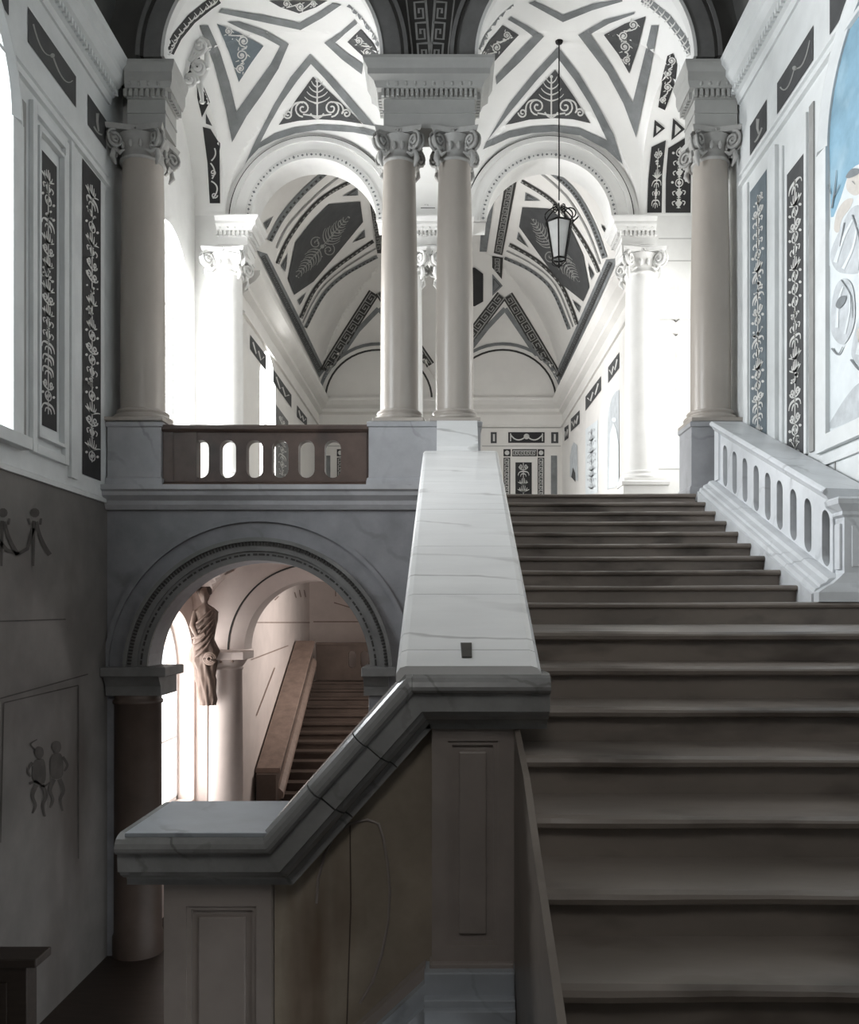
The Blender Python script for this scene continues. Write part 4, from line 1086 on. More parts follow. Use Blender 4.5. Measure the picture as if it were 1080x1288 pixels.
for i in range(17):
    Y = 21.5 - 0.33 * i; z = -1.64 - 0.1625 * i
    mb = MB().box(-3.30, -0.42, Y + 0.03, Y + 0.40 if i else 23.98, z - 0.17, z - 0.04); mb.box(-3.30, -0.42, Y, Y + 0.40 if i else 23.98, z - 0.045, z)
    mb.build('step', 'lower_stone', ls)
lp2 = thing('lower_stair_parapet', 'sloping brown stone parapet of the stair seen through the archway', 'parapet', (-3.5, 19.0, ZLOW))
pa, pb = (17.1, -(966 - VY) / F * 17.1), (21.6, -(806 - VY) / F * 21.6)
MB().loft([[(-3.72, Y, z - 0.10), (-3.26, Y, z - 0.10), (-3.24, Y, z - 0.05), (-3.25, Y, z), (-3.71, Y, z), (-3.73, Y, z - 0.05)] for Y, z in (pa, pb)]).build('cap_slab', 'statue', lp2)
MB().loft([[(-3.66, Y, ZLOW), (-3.32, Y, ZLOW), (-3.32, Y, z - 0.10), (-3.66, Y, z - 0.10)] for Y, z in ((17.2, pa[1]), (21.6, pb[1]))]).build('body', 'lower_stone', lp2)
MB().loft([[(-3.34, Y, z - 0.62), (-3.20, Y, z - 0.62), (-3.20, Y, z - 0.5), (-3.28, Y, z - 0.42), (-3.34, Y, z - 0.42)] for Y, z in ((17.2, pa[1]), (21.6, pb[1]))]).build('base_moulding', 'statue', lp2)
MB().box(-3.68, -3.30, 16.95, 17.2, ZLOW, pa[1] - 0.10).build('end_pier', 'lower_stone', lp2)
lbb = thing('lower_balustrade', 'dark slotted balustrade at the head of the far stair', 'balustrade', (-1.8, 21.9, -1.64))
mb = MB()
zt3 = -(808 - VY) / F * 21.9
pierced(mb, lambda u, s, z: (u, 21.85 + 0.12 * s, z), -3.25, -0.45, -1.62, zt3 - 0.06, [(-3.25 + 0.9 + 0.31 * i, -1.10) for i in range(6)], 0.095, 0.21)
mb.build('pierced_panel', 'lower_stone', lbb)
MB().box(-3.25, -0.45, 21.8, 22.02, zt3 - 0.06, zt3).build('rail', 'lower_stone', lbb)

# draped stucco figure fixed to the corner beside the lower window: one lofted body
fx, fy = (257 - VX) / F * 13.62, 13.62
fig = thing('draped_figure', 'brown stucco relief figure in long drapery beside the lower window', 'statue', (fx, fy, -1.42))
zt4, zb4 = 0.44, -1.40
H4 = zt4 - zb4
_k = 0.80
secs = [(0.00, 0.13, 0.09, 0.05), (0.05, 0.15, 0.10, 0.05), (0.12, 0.16, 0.11, 0.04), (0.22, 0.18, 0.12, 0.02), (0.32, 0.19, 0.13, 0.0), (0.38, 0.23, 0.16, -0.01), (0.46, 0.24, 0.16, 0.0), (0.55, 0.18, 0.13, 0.0),
        (0.64, 0.17, 0.12, 0.02), (0.72, 0.20, 0.13, 0.02), (0.79, 0.21, 0.12, 0.02), (0.83, 0.15, 0.10, 0.02), (0.855, 0.06, 0.06, 0.01), (0.875, 0.055, 0.06, 0.0), (0.89, 0.075, 0.085, 0.0), (0.92, 0.10, 0.11, 0.0), (0.95, 0.105, 0.115, 0.0), (0.98, 0.08, 0.09, 0.0), (1.0, 0.02, 0.02, 0.0)]
rings = []
for f, a, b, ox in secs:
    ring = []
    for k in range(40):
        an = 2 * PI * k / 40
        fold = _k * (1 + (0.20 * math.sin(an * 8 + f * 16) + 0.10 * math.sin(an * 15 - f * 11) if f < 0.80 else 0))
        x = fx + ox + a * math.cos(an) * fold; y = fy + b * math.sin(an) * fold; z = zb4 + H4 * f
        if f > 0.88:
            face = max(0, math.cos(an + PI / 2 - 0.35))
            if 0.905 < f < 0.935 and face > 0.97: y -= 0.03
        ring.append((x, y, z))
    rings.append(ring)
mbf = MB().loft(rings, smooth=True)
mbf.build('body', 'statue', fig)
am = MB()
am.tube([(fx - 0.12, fy - 0.03, zb4 + H4 * 0.79), (fx - 0.15, fy - 0.12, zb4 + H4 * 0.67), (fx - 0.06, fy - 0.18, zb4 + H4 * 0.58), (fx + 0.05, fy - 0.17, zb4 + H4 * 0.61)], 0.05, 8, [1.1, 0.95, 0.8, 0.55])
am.build('bent_arm', 'statue', fig)
hr = MB()
for k in range(9):
    a = PI * (0.05 + 0.95 * k / 8)
    hr.lathe((fx + 0.075 * math.cos(a), fy - 0.01 + 0.05 * math.sin(a)), [(0.01, zb4 + H4 * 0.93), (0.045, zb4 + H4 * 0.945), (0.045, zb4 + H4 * 0.98), (0.01, zb4 + H4 * 1.005)], 7)
hr.build('curled_hair', 'lower_stone', fig)
sw = MB()
for k in range(6):                             # diagonal folds of the mantle and a gathered knot at the hip
    o_ = 0.055 * k
    sw.tube([(fx - 0.17, fy - 0.06, zb4 + H4 * (0.40 + o_)), (fx - 0.05, fy - 0.15, zb4 + H4 * (0.43 + o_)), (fx + 0.08, fy - 0.15, zb4 + H4 * (0.50 + o_)), (fx + 0.16, fy - 0.08, zb4 + H4 * (0.60 + o_ * 0.8))], 0.022, 6, [0.5, 1, 1, 0.4])
for k in range(3):
    r_ = 0.09 - 0.026 * k
    sw.tube([(fx + 0.13 + r_ * math.cos(2 * PI * i / 12), fy - 0.17 - 0.01 * k, zb4 + H4 * 0.40 + r_ * math.sin(2 * PI * i / 12)) for i in range(12)], 0.020, 6)
sw.build('mantle_folds', 'statue', fig)
# stucco shell cartouche in the corner of the left vault
sx, sy, sz = PX(243, 82, 12.3)
ct = thing('shell_cartouche', 'white stucco shell and scroll cartouche in the corner of the left vault', 'ornament', (sx, sy, sz - 0.4))
for k in range(9):
    a = math.radians(40 + 14 * k); c0 = Vector((sx + 0.0, sy - 0.22, sz - 0.12))
    MB().tube([c0 + Vector((math.cos(a), 0, math.sin(a))) * r for r in (0.04, 0.14, 0.26, 0.33)], 0.026, 6, [0.5, 0.8, 1.1, 0.8]).build('shell_rib', 'plaster', ct)
MB().lathe((sx - 0.05, sy - 0.02), [(0.04, sz - 0.2), (0.13, sz - 0.12), (0.16, sz + 0.0), (0.15, sz + 0.1), (0.06, sz + 0.2)], 14).build('shell_back', 'panel', ct)
for s, ox, oz, r in ((1, 0.16, 0.12, 0.13), (1, 0.14, -0.18, 0.12), (-1, -0.18, -0.24, 0.10), (1, 0.02, -0.36, 0.11)):
    pts = [(sx + ox + s * r * (1 - 0.8 * i / 20) * math.cos(4.2 * PI * i / 20), sy - 0.20 - 0.003 * i, sz + oz + r * (1 - 0.8 * i / 20) * math.sin(4.2 * PI * i / 20)) for i in range(21)]
    MB().tube(pts, 0.028, 6).build('scroll', 'plaster', ct)
MB().tube([(sx + 0.2, sy - 0.05, sz + 0.2), (sx + 0.22, sy - 0.08, sz - 0.05), (sx + 0.12, sy - 0.1, sz - 0.3), (sx + 0.16, sy - 0.1, sz - 0.6)], 0.05, 7, [0.6, 1, 1, 0.4]).build('drop', 'plaster', ct)

# ================================================================== PAINTED DECORATION
BL, BR = on_mesh(bay_l, 0.012), on_mesh(bay_r, 0.012)
BL2, BR2 = on_mesh(bay_l, 0.020), on_mesh(bay_r, 0.020)
def palmette(c, w, h):                         # scroll and palmette in a triangular field, c = middle of the base
    def fn(P):
        x, y = c; t = max(1.2, w * 0.019)
        P.line([(x, y), (x, y - h * 0.88)], t)
        P.dot((x, y - h * 0.9), t * 1.1)
        for k in range(4):
            yy = y - h * (0.36 + 0.13 * k); s_ = w * (0.15 - 0.027 * k)
            for s in (-1, 1): P.line(bez((x, yy), (x + s * s_ * 0.7, yy - h * 0.03), (x + s * s_, yy - h * 0.15)), t, t * 0.4)
        for s in (-1, 1):
            P.line(spiral((x + s * w * 0.17, y - h * 0.24), w * 0.10, 1.6, PI / 2, -s), t)
            P.line(bez((x, y - h * 0.05), (x + s * w * 0.1, y - h * 0.08), (x + s * w * 0.17, y - h * 0.1)), t)
            P.line(bez((x + s * w * 0.17, y - h * 0.38), (x + s * w * 0.32, y - h * 0.40), (x + s * w * 0.31, y - h * 0.12)), t)
            P.line(spiral((x + s * w * 0.35, y - h * 0.10), w * 0.055, 1.4, PI, s), t)
            P.line(bez((x, y), (x + s * w * 0.05, y - h * 0.02), (x + s * w * 0.08, y - h * 0.12)), t)
    return fn
def scrolls(cs, t=1.6):
    def fn(P):
        for i, (x, y, r) in enumerate(cs):
            P.line(spiral((x, y), r, 1.7, PI / 2, 1 if i % 2 else -1), t); P.dot((x, y), r * 0.28)
            if i: P.line(bez((cs[i - 1][0], cs[i - 1][1] + cs[i - 1][2]), ((x + cs[i - 1][0]) / 2 + r, (y + cs[i - 1][1]) / 2), (x, y - r)), t)
            for q in range(3):
                a = 2.1 * q + i; P.line([(x + r * math.cos(a), y + r * math.sin(a)), (x + r * 1.5 * math.cos(a + .3), y + r * 1.5 * math.sin(a + .3))], t, t * .4)
    return fn
def bands(surf, parent, polys, m='band'):
    for p in polys: painted(surf, parent, p, m, name='painted_band')
# left bay
bands(BL, bay_l, [
    [(389.7, 67), (391, 80), (374, 101), (355, 128), (340, 153), (327, 178), (307, 207), (320, 178), (344, 132), (365, 97)],
    [(389.7, 67), (418, 96), (445, 127), (472, 158.6), (457, 156), (430, 124), (408, 98), (391, 80)],
    [(327, 178), (345, 167), (370, 159.5), (400, 156), (430, 157), (456, 160), (473, 165), (473, 172), (445, 166), (400, 163), (372, 167), (345, 176), (325, 186), (309, 203)],
    [(250, 31), (261, 31), (276, 64), (288, 102), (297.3, 140), (291.7, 179), (283, 136), (268, 80)],
    [(291.7, 179), (297.3, 140), (320, 108), (340, 80), (352, 57), (363, 54.5), (350, 86), (330, 118), (310, 146)],
    [(363, 54.5), (352, 57), (330, 45), (304, 36), (284.7, 26.5), (300, 26), (335, 38)],
    [(279, 10), (330, 18), (377, 28), (400, 15), (418, 3), (430, 5), (405, 22), (378, 37), (330, 27), (274, 15)],
    [(407.7, 53), (428, 40), (446, 24), (450, 29), (434, 42), (421, 53), (438, 67), (457, 80), (455, 93), (430, 74)]])
painted(BL, bay_l, [(393.6, 96), (374, 123), (350, 156.7), (375, 151.5), (400, 149.5), (428, 151), (455.5, 155.8), (424, 124)], 'panel', palmette((399, 148), 106, 52), surf2=BL2, res=6)
painted(BL, bay_l, [(272, 29), (300, 40), (331, 57), (316, 78), (300, 103), (288, 66)], 'panel_blue', scrolls([(286, 38, 5), (306, 50, 7), (303, 68, 7.5), (302, 85, 5.5)], 1.7), surf2=BL2, res=6)
painted(BL, bay_l, [(437, 51.7), (454, 36), (470, 54), (480, 74), (462, 75), (450, 64)], 'panel', scrolls([(452, 50, 5), (463, 64, 6)], 1.6), surf2=BL2, res=6)
painted(BL, bay_l, [(338, 0), (412, 0), (398, 8), (376, 16), (352, 8)], 'panel', scrolls([(360, 3, 5), (378, 7, 5), (394, 3, 4)], 1.5), surf2=BL2, res=6)
painted(BL, bay_l, [(255, 159), (265, 162), (276, 180), (277, 256), (264, 256), (261, 205)], 'panel_dark', lambda P: [P.line(bez((268, 250), (280, 235), (266, 228)), 1.8), P.line(spiral((270, 246), 4, 1.3, 0, 1), 1.5), P.line(bez((267, 225), (274, 215), (265, 205)), 1.8), P.line(spiral((268, 217), 4, 1.3, 2, -1), 1.5), P.line(bez((266, 202), (274, 195), (270, 186)), 1.8)], surf2=BL2)
painted(BL, bay_l, [(247, 92), (255, 108), (263, 128.6), (254, 147), (248, 122)], 'panel_dark', lambda P: [P.line(spiral((254, 126), 4, 1.3, 0, 1), 1.5), P.line(bez((252, 118), (258, 112), (251, 104)), 1.5)], surf2=BL2)
painted(BL, bay_l, [(259, 142), (267, 158), (259, 155)], 'panel', name='painted_triangle')
# right bay
bands(BR, bay_r, [
    [(701.6, 58), (700.8, 72), (675, 100), (640, 142), (612, 177.5), (605.7, 188.7), (640, 130), (672, 90)],
    [(701.6, 58), (728, 92), (752, 132), (772, 170), (783.8, 207), (763.7, 176), (742, 132), (722, 100), (700.8, 72)],
    [(612, 177.5), (640, 164), (668, 158.5), (696.6, 156.6), (728, 160), (763.7, 176), (783, 206), (762, 187), (730, 170), (696.6, 165), (668, 167), (640, 173), (607, 188)],
    [(727, 43), (742.7, 42), (770, 82), (795.8, 128.6), (800, 173), (784, 130), (763.7, 92)],
    [(800, 173), (795.8, 128.6), (808, 80), (819.6, 31), (829, 31), (818, 90)],
    [(727, 43), (760, 24), (798.6, 14), (798, 17), (766, 29), (742.7, 42)],
    [(684, 44.7), (670, 44.7), (655, 34), (638, 24), (642, 20), (662, 31)], [(684, 44.7), (670, 44.7), (648, 68), (623, 96), (624, 106), (655, 76)],
    [(664, 3), (707.7, 27), (745, 12), (783, 1), (783, -3), (745, 4), (707.7, 18), (672, 0)]])
painted(BR, bay_r, [(698, 87), (668, 120), (635.6, 157), (665, 150), (696.6, 148), (720, 149.5), (742.7, 154.6), (722, 122)], 'panel', palmette((693, 147), 104, 57), surf2=BR2, res=6)
painted(BR, bay_r, [(759.5, 43), (786, 29), (812.6, 19.6), (804, 55), (791.6, 92), (778, 68)], 'panel', scrolls([(797, 30, 6), (785, 44, 6), (786, 57, 7), (789, 74, 5)], 1.7), surf2=BR2, res=6)
painted(BR, bay_r, [(652, 43), (632, 31), (614, 52), (601.5, 75.5), (621, 77), (638, 58)], 'panel', scrolls([(636, 43, 5), (624, 58, 6), (612, 71, 4.5)], 1.6), surf2=BR2, res=6)
def strip(P, pts): candelabra(P, pts, 6, 1.9, 3)
painted(BR, bay_r, [(819, 184.5), (837, 176), (832.5, 220), (831.7, 268), (813.5, 268), (815, 225)], 'panel_dark', lambda P: candelabra(P, [(820, 184), (836, 180), (831, 267), (815, 267)], 4, 1.9, 1), surf2=BR2)
painted(BR, bay_r, [(840, 186), (869.5, 168), (868.5, 220), (868, 268), (836.7, 268), (837, 225)], 'panel_dark', lambda P: candelabra(P, [(841, 184), (869, 176), (867, 267), (838, 267)], 4, 2.6, 2), surf2=BR2)
painted(BR, bay_r, [(840, 70), (854, 63), (850, 100), (836, 138), (827.5, 134), (833, 100)], 'panel_dark', scrolls([(846, 76, 5), (842, 92, 5), (839, 108, 5), (834, 124, 4)], 1.6), surf2=BR2)
painted(BR, bay_r, [(823, 150), (836, 161), (821, 173)], 'panel_dark', lambda P: P.poly([(825, 157), (831, 161), (825, 167)]), surf2=BR2, name='painted_triangle')
painted(BR, bay_r, [(846, 148), (861, 162), (844, 176)], 'panel_dark', lambda P: P.poly([(849, 155), (856, 162), (848, 170)]), surf2=BR2, name='painted_triangle')
# painted soffits of the front arches
sof = [o for o in bpy.data.objects if o.name.startswith('arch_soffit')]
for o, path, m in ((sof[0], [(212, 66), (222, 46), (240, 24), (262, 6), (274, -2)], 'panel_dark'), (sof[1], [(868, 66), (858, 46), (840, 22), (818, 4), (808, -2)], 'band'),
                   (sof[0], [(477, 66), (468, 46), (452, 24), (436, 8)], 'band'), (sof[1], [(604, 66), (613, 46), (630, 24), (648, 8)], 'band')):
    f1, f2 = on_mesh(o, 0.006), on_mesh(o, 0.011)
    def lv(P, path=path):
        for (x0, y0), (x1, y1) in zip(path[:-1], path[1:]):
            for t in (0.0, 0.33, 0.66):
                x, y = x0 + (x1 - x0) * t, y0 + (y1 - y0) * t
                P.line(bez((x - 4, y + 5), (x + 3, y + 2), (x + 4, y - 5)), 2.4, 0.8); P.line([(x, y + 2), (x - 4, y - 3)], 1.8, 0.6)
    w_ = 13 if m == 'panel_dark' else 9
    pp = Paint(f1, 5); pp.poly(band_poly(path, w_)); ob = pp.build('painted_band', m, wall_spandrel)
    if ob:
        d_ = Paint(f2, 5); lv(d_); d_.build('leaf_ornament', 'scroll', ob)
# key pattern between the front arches
SP = plane_y(Y1, 0.006); SP2 = plane_y(Y1, 0.012)
painted(SP, wall_spandrel, [(488, -30), (594, -30), (572, 40), (566, 82), (516, 82), (510, 40)], 'keydark',
        lambda P: [key_band(P, [(526, -24), (534, 80)], 20, 26, 3.0), key_band(P, [(556, -24), (548, 80)], -20, 26, 3.0), P.line([(508, -24), (518, 60), (519, 80)], 2), P.line([(574, -24), (564, 60), (563, 80)], 2)], 'scroll_dim', dname='key_pattern', surf2=SP2)

# gallery vault
GV, GV2 = on_mesh(gal, 0.015), on_mesh(gal, 0.028)
def gp(poly, m, deco=None, dm='scroll_dim', **k): return painted(GV, gal, poly, m, deco, dm, surf2=GV2, **k)
def fan(cx, cy, ang, L, n=7):                  # spray of foliage laid along one axis with curls round the middle
    def fn(P):
        rnd = random.Random(int(cx)); ca, sa = math.cos(ang), math.sin(ang)
        at = lambda u, v: (cx + u * ca - v * sa, cy + u * sa + v * ca)
        for sgn in (-1, 1):
            P.line([at(0, 0), at(sgn * L, 0)], 1.2, 0.4)
            for k in range(n):
                u = sgn * L * (0.12 + 0.8 * k / n); l = 15 * (1 - 0.75 * k / n) * rnd.uniform(0.8, 1.1)
                for sv in (-1, 1):
                    P.line([at(*p) for p in bez((u, 0), (u + sgn * l * 0.2, sv * l * 0.7), (u + sgn * l * 0.95, sv * l * 0.8))], 1.7, 0.5)
            P.line([at(*p) for p in spiral((sgn * 2, sgn * 9), 8, 1.4, 0, sgn)], 1.2)
        for _ in range(26):
            u = rnd.gauss(0, L * 0.42); P.dot(at(max(-L, min(L, u)), rnd.gauss(0, 6 * (1 - abs(u) / L * 0.7) if abs(u) < L else 1)), rnd.uniform(0.6, 1.4), 6)
        P.dot((cx, cy), 2.6)
    return fn
gp([(412.5, 256), (452.6, 253), (456, 278.6), (429.5, 311), (393.7, 353.7), (369, 370.8), (361, 350), (370.6, 304), (392, 277)], 'panel', fan(404, 309, -0.86, 50, 9))
gp([(657, 260), (693, 262), (718, 285.6), (734, 320.5), (741.7, 361), (734, 379), (704.7, 355.5), (677.5, 318.6), (653, 284.6)], 'panel', fan(699, 314, 0.93, 50, 9))
gp([(597, 336), (607.5, 344), (607.5, 379), (597, 385), (570, 385), (570, 336)], 'panel_dark')
gp([(322, 315), (335, 319), (374, 396), (408, 466), (401, 475), (362, 396)], 'band', lambda P: key_band(P, [(329, 322), (402, 468)], 6, 7, 0.9), 'keydark', name='painted_band')
gp([(763, 326), (778, 325), (745, 398), (712, 470), (701, 484), (697, 474), (730, 400)], 'band', lambda P: key_band(P, [(769, 330), (704, 474)], 6, 7, 0.9), 'keydark', name='painted_band')
for path, w, kd in (([(338, 302.5), (354, 273), (378, 244), (405.6, 219), (424, 205)], 7, 1), ([(347, 312), (361, 284), (388, 254), (415, 230), (440, 212)], 2.2, 0), ([(348, 331.5), (361, 302), (385, 268), (412.5, 243), (455, 220.5)], 4.5, 2), ([(377.5, 400), (395, 364), (421, 336.6), (469, 302.5)], 4.5, 2), ([(383.4, 412), (405.6, 371), (433, 345), (474, 322)], 4.5, 1), ([(380, 406), (400, 368), (427, 341), (472, 312)], 1.6, 0),
                     ([(691, 213), (722, 241), (745.5, 281.7), (761, 324.4)], 7, 1), ([(676, 214), (712, 246), (738, 288), (755, 332)], 2.2, 0), ([(656, 227), (695, 252.5), (726, 291), (745.5, 324), (753, 342)], 4.5, 2), ([(640.6, 307), (673.6, 326), (702.8, 353.6), (718, 385), (726, 408)], 4.5, 2), ([(634.7, 324), (667.8, 340), (695, 365), (716, 414)], 4, 1), ([(637, 315), (671, 333), (699, 359), (721, 411)], 1.6, 0)):
    path = smooth(path)
    def dash(P, path=path, w=w):
        q = []
        for a, b in zip(path[:-1], path[1:]):
            n = max(1, int(round(math.dist(a, b) / 6))); q += [((a[0] + (b[0] - a[0]) * i / n, a[1] + (b[1] - a[1]) * i / n), (b[0] - a[0], b[1] - a[1])) for i in range(n)]
        for (x, y), (dx, dy) in q:
            l = math.hypot(dx, dy); P.line([(x, y), (x + dx / l * 3.2, y + dy / l * 3.2)], w * 0.35)
    gp(band_poly(path, w), ('keyline_and_shade', 'band', 'keydark')[kd], dash if kd else None, 'scroll_dim' if kd == 2 else 'keydark', name='painted_band', dname='chain_pattern')
for tri in ([(430, 246), (449, 235), (450, 245)], [(442, 305), (458, 288), (459, 298)], [(352, 334), (361, 318), (358, 342)], [(373, 377), (384, 368), (376, 384)], [(330, 280), (343, 271), (334, 289)],
            [(661, 241), (680, 252), (660, 252)], [(652, 291), (665, 311), (650, 300)], [(740, 330), (748, 345), (744, 352)], [(720, 376), (731, 385), (729, 393)], [(756, 281), (766, 290), (762, 293)], [(619, 344), (632, 359), (619, 372)]):
    gp(tri, 'band', lambda P, t=tri: P.loop([((p[0] * .6 + sum(q[0] for q in t) / 3 * .4), (p[1] * .6 + sum(q[1] for q in t) / 3 * .4)) for p in t], 0.9), 'keydark', name='painted_triangle', dname='inner_line')
for poly, path, w in (([(460, 222), (481, 234), (479, 318), (474, 318)], [(468, 228), (476, 314)], 9), ([(636.7, 221.4), (652, 216.5), (631.8, 320.5), (621, 317.6)], [(644, 221), (627, 317)], 9), ([(619, 321.5), (632.8, 323.5), (630.8, 350.7), (618.8, 336)], [(626, 324), (625, 342)], 8)):
    gp(poly, 'keydark', lambda P, path=path, w=w: key_band(P, path, w, 9.5, 1.3), 'scroll_dim', name='painted_band', dname='key_pattern')
gp([(610, 225), (626, 222), (612, 316), (603, 316)], 'band', name='painted_band')
for path in ([(408, 467), (437, 420), (470, 368)], [(638, 371), (668, 420), (700, 474)], [(631, 371), (600, 412), (566, 458)], [(478, 366), (505, 408), (540, 460)]):
    gp(band_poly(path, 14), 'keydark', lambda P, path=path: key_band(P, path, 12, 14, 1.5), 'scroll_dim', name='painted_band', dname='key_pattern')
for path, w, m in (([(428, 447), (450, 415), (476, 388)], 6, 'band'), ([(476, 388), (500, 415), (525, 450)], 6, 'band'), ([(635, 388), (612, 412), (590, 440)], 6, 'band'), ([(635, 388), (660, 424), (684, 460)], 6, 'band')):
    gp(band_poly(path, w), m, name='painted_band')
WB, WB2 = plane_y(YG, 0.01), plane_y(YG, 0.02)
for cx in (476, 632):
    for R_, w, m in ((75, 4, 'band'), (67, 2.4, 'keydark')):
        arcp = [(cx + R_ * math.cos(PI - PI * i / 24), 503 - (R_ - 4) * math.sin(PI * i / 24)) for i in range(25)]
        if R_ == 67:
            pp = Paint(WB, 6); pp.line(arcp, w); pp.build('lunette_line', m, wall_back)
        else: gp(band_poly(arcp, w), m, name='painted_band')
# gallery end wall panels (both sides)
def mir(pts, k): return pts if k == 0 else [(1108 - x, y) for x, y in pts]
def rect(x0, y0, x1, y1): return [(x0, y0), (x1, y0), (x1, y1), (x0, y1)]
for k in (0, 1):
    bw = lambda r, m, deco=None, dm='scroll', **kw: painted(WB, wall_back, mir(rect(*r), k), m, deco, dm, surf2=WB2, **kw)
    f_ = lambda pts, k=k: mir(pts, k)
    bw((617, 543.5, 624.5, 557.5), 'panel', lambda P: P.line(f_([(621, 546), (621, 555)]), 2.4))
    bw((639, 543.5, 684.7, 557), 'panel_dark', lambda P: [P.line(f_(bez((642, 547), (650, 558), (660, 550))), 1.6), P.line(f_(bez((664, 550), (673, 558), (682, 547))), 1.6), P.dot(f_([(662, 549)])[0], 3.6), P.line(f_([(642, 545), (642, 555)]), 1.4), P.line(f_([(682, 545), (682, 555)]), 1.4)], dname='garland')
    bw((693, 543.5, 702, 557.5), 'panel', lambda P: P.line(f_([(697.5, 546), (697.5, 555)]), 2.4))
    for sq in ((633, 565, 642, 574), (676, 565, 684.5, 574)): bw(sq, 'panel_dark', lambda P, s=sq: P.dot(f_([((s[0] + s[2]) / 2, 569.5)])[0], 3), name='painted_square', dname='rosette')
    bw((643.8, 565, 675, 574), 'keydark', lambda P: key_band(P, f_([(645, 569.5), (674, 569.5)]), 7, 7, 1.0), 'scroll', name='key_border', dname='key_pattern')
    for xx in (637.3, 680.2): bw((xx - 4.2, 575.5, xx + 4.2, 690), 'keydark', lambda P, xx=xx: key_band(P, f_([(xx, 577), (xx, 688)]), 6.6, 8, 1.0), 'scroll', name='key_border', dname='key_pattern')
    bw((648, 581.5, 668.6, 680), 'panel_dark', lambda P: candelabra(P, f_([(648, 578), (668, 578), (668, 660), (648, 660)]), 5, 1.7, 1))
    bw((692.7, 573, 700.4, 690), 'band')
    pp = Paint(WB, 10)
    pp.line(f_([(606, 538), (705, 538)]), 0.9); pp.line(f_([(606, 561), (705, 561)]), 0.9); pp.build('painted_line', 'keyline_and_shade', wall_back)
# gallery side walls
GL, GL2, GR, GR2 = plane_x(XGL, .008), plane_x(XGL, .016), plane_x(XGR, .008), plane_x(XGR, .016)
for q in ([(314, 421), (334, 446.7), (334, 466.7), (314, 439)], [(343, 464), (366, 496.7), (366, 513), (343, 481)], [(373, 509.6), (385.6, 525.6), (385.6, 536.7), (373, 524.4)]):
    painted(GL, wall_gal_l, q, 'panel', lambda P, q=q: P.line(mp(quad_map(q), [(0.15, 0.3), (0.35, 0.8), (0.5, 0.4), (0.65, 0.8), (0.85, 0.3)]), 1.6), surf2=GL2)
painted(GL, wall_gal_l, [(346, 508), (362, 530), (362, 610), (346, 600)], 'faded_grey', lambda P: candelabra(P, [(347, 510), (361, 530), (361, 605), (347, 600)], 5, 1.5, 2), surf2=GL2)
for q in ([(710, 538), (715, 534), (715, 551), (710, 555)], [(718, 527), (729, 516), (729, 533), (718, 543)], [(736.5, 499), (756, 473), (756, 491), (736.5, 517)], [(765, 462), (779, 443), (779, 463), (765, 482)]):
    painted(GR, wall_gal_r, q, 'panel', lambda P, q=q: P.line(mp(quad_map(q), [(0.15, 0.3), (0.35, 0.8), (0.5, 0.4), (0.65, 0.8), (0.85, 0.3)]), 1.6), surf2=GR2)
painted(GR, wall_gal_r, [(764, 545), (765, 520), (769, 502), (774, 493), (779, 490), (779, 610), (764, 616)], 'mural_mid', lambda P: [P.poly([(768, 545), (772, 532), (776, 540), (779, 560), (779, 612), (766, 615)]), P.dot((773, 528), 3)], 'mural_pale', name='painted_niche', dname='painted_figure', surf2=GR2)
painted(GR, wall_gal_r, [(717, 600), (717, 575), (719, 562), (722, 556), (726, 560), (727, 605)], 'mural_mid', lambda P: P.poly([(719, 600), (721, 588), (724, 595), (724, 606)]), 'panel', name='painted_niche', dname='painted_figure', surf2=GR2)
painted(GR, wall_gal_r, [(736.5, 540), (752, 528), (752, 620), (736.5, 622)], 'mural_pale', lambda P: candelabra(P, [(737, 540), (752, 530), (752, 618), (737, 620)], 6, 1.6, 1), 'mural_mid', surf2=GR2)

# stair hall walls
def wq(c, Ya, Yb, z0, z1):                     # wall rectangle (depths, heights) -> pixel quad
    f = lambda Y, z: (VX + c * F / Y, VY - z * F / Y)
    a, b = (Ya, Yb) if c < 0 else (Yb, Ya)
    return [f(a, z1), f(b, z1), f(b, z0), f(a, z0)]
LW, LW2, RW, RW2 = plane_x(XL, .006), plane_x(XL, .012), plane_x(XR, .006), plane_x(XR, .012)
def wall_panel(side, Ya, Yb, z0, z1, m, n=0, w=2.0, seed=0, dm='scroll', sw=None):
    s, s2, par_, c = (LW, LW2, wall_left, XL) if side == 'l' else (RW, RW2, wall_right, XR)
    q = wq(c, Ya, Yb, z0, z1)
    painted(s, par_, q, m, (lambda P: candelabra(P, q, n, w, seed)) if n else sw and (lambda P: sw(P, q)), dm, res=30, surf2=s2)
wall_panel('l', 10.52, 11.08, 1.70, 5.50, 'panel_dark', 14, 2.6, 1)
wall_panel('l', 9.39, 9.83, 2.06, 5.04, 'panel_dark', 12, 2.7, 2)
def garl(P, q):
    M = quad_map(q)
    P.line(mp(M, bez((0.1, 0.3), (0.28, 0.95), (0.48, 0.45))), 2, 1.2); P.line(mp(M, bez((0.52, 0.45), (0.75, 0.95), (0.92, 0.3))), 2, 1.2); P.dot(M(0.5, 0.42), 3)
def bust(P, q):
    M = quad_map(q)
    P.line(mp(M, [(0.5, 0.2), (0.48, 0.5), (0.56, 0.75)]), 4, 2); P.line(mp(M, bez((0.3, 0.8), (0.5, 0.9), (0.75, 0.7))), 2)
wall_panel('l', 9.15, 10.34, 6.0, 6.37, 'panel', sw=garl, dm='scroll_dim'); wall_panel('l', 10.68, 11.26, 5.99, 6.37, 'panel', sw=bust, dm='scroll_dim'); wall_panel('l', 7.4, 8.75, 6.0, 6.37, 'panel', sw=garl, dm='scroll_dim')
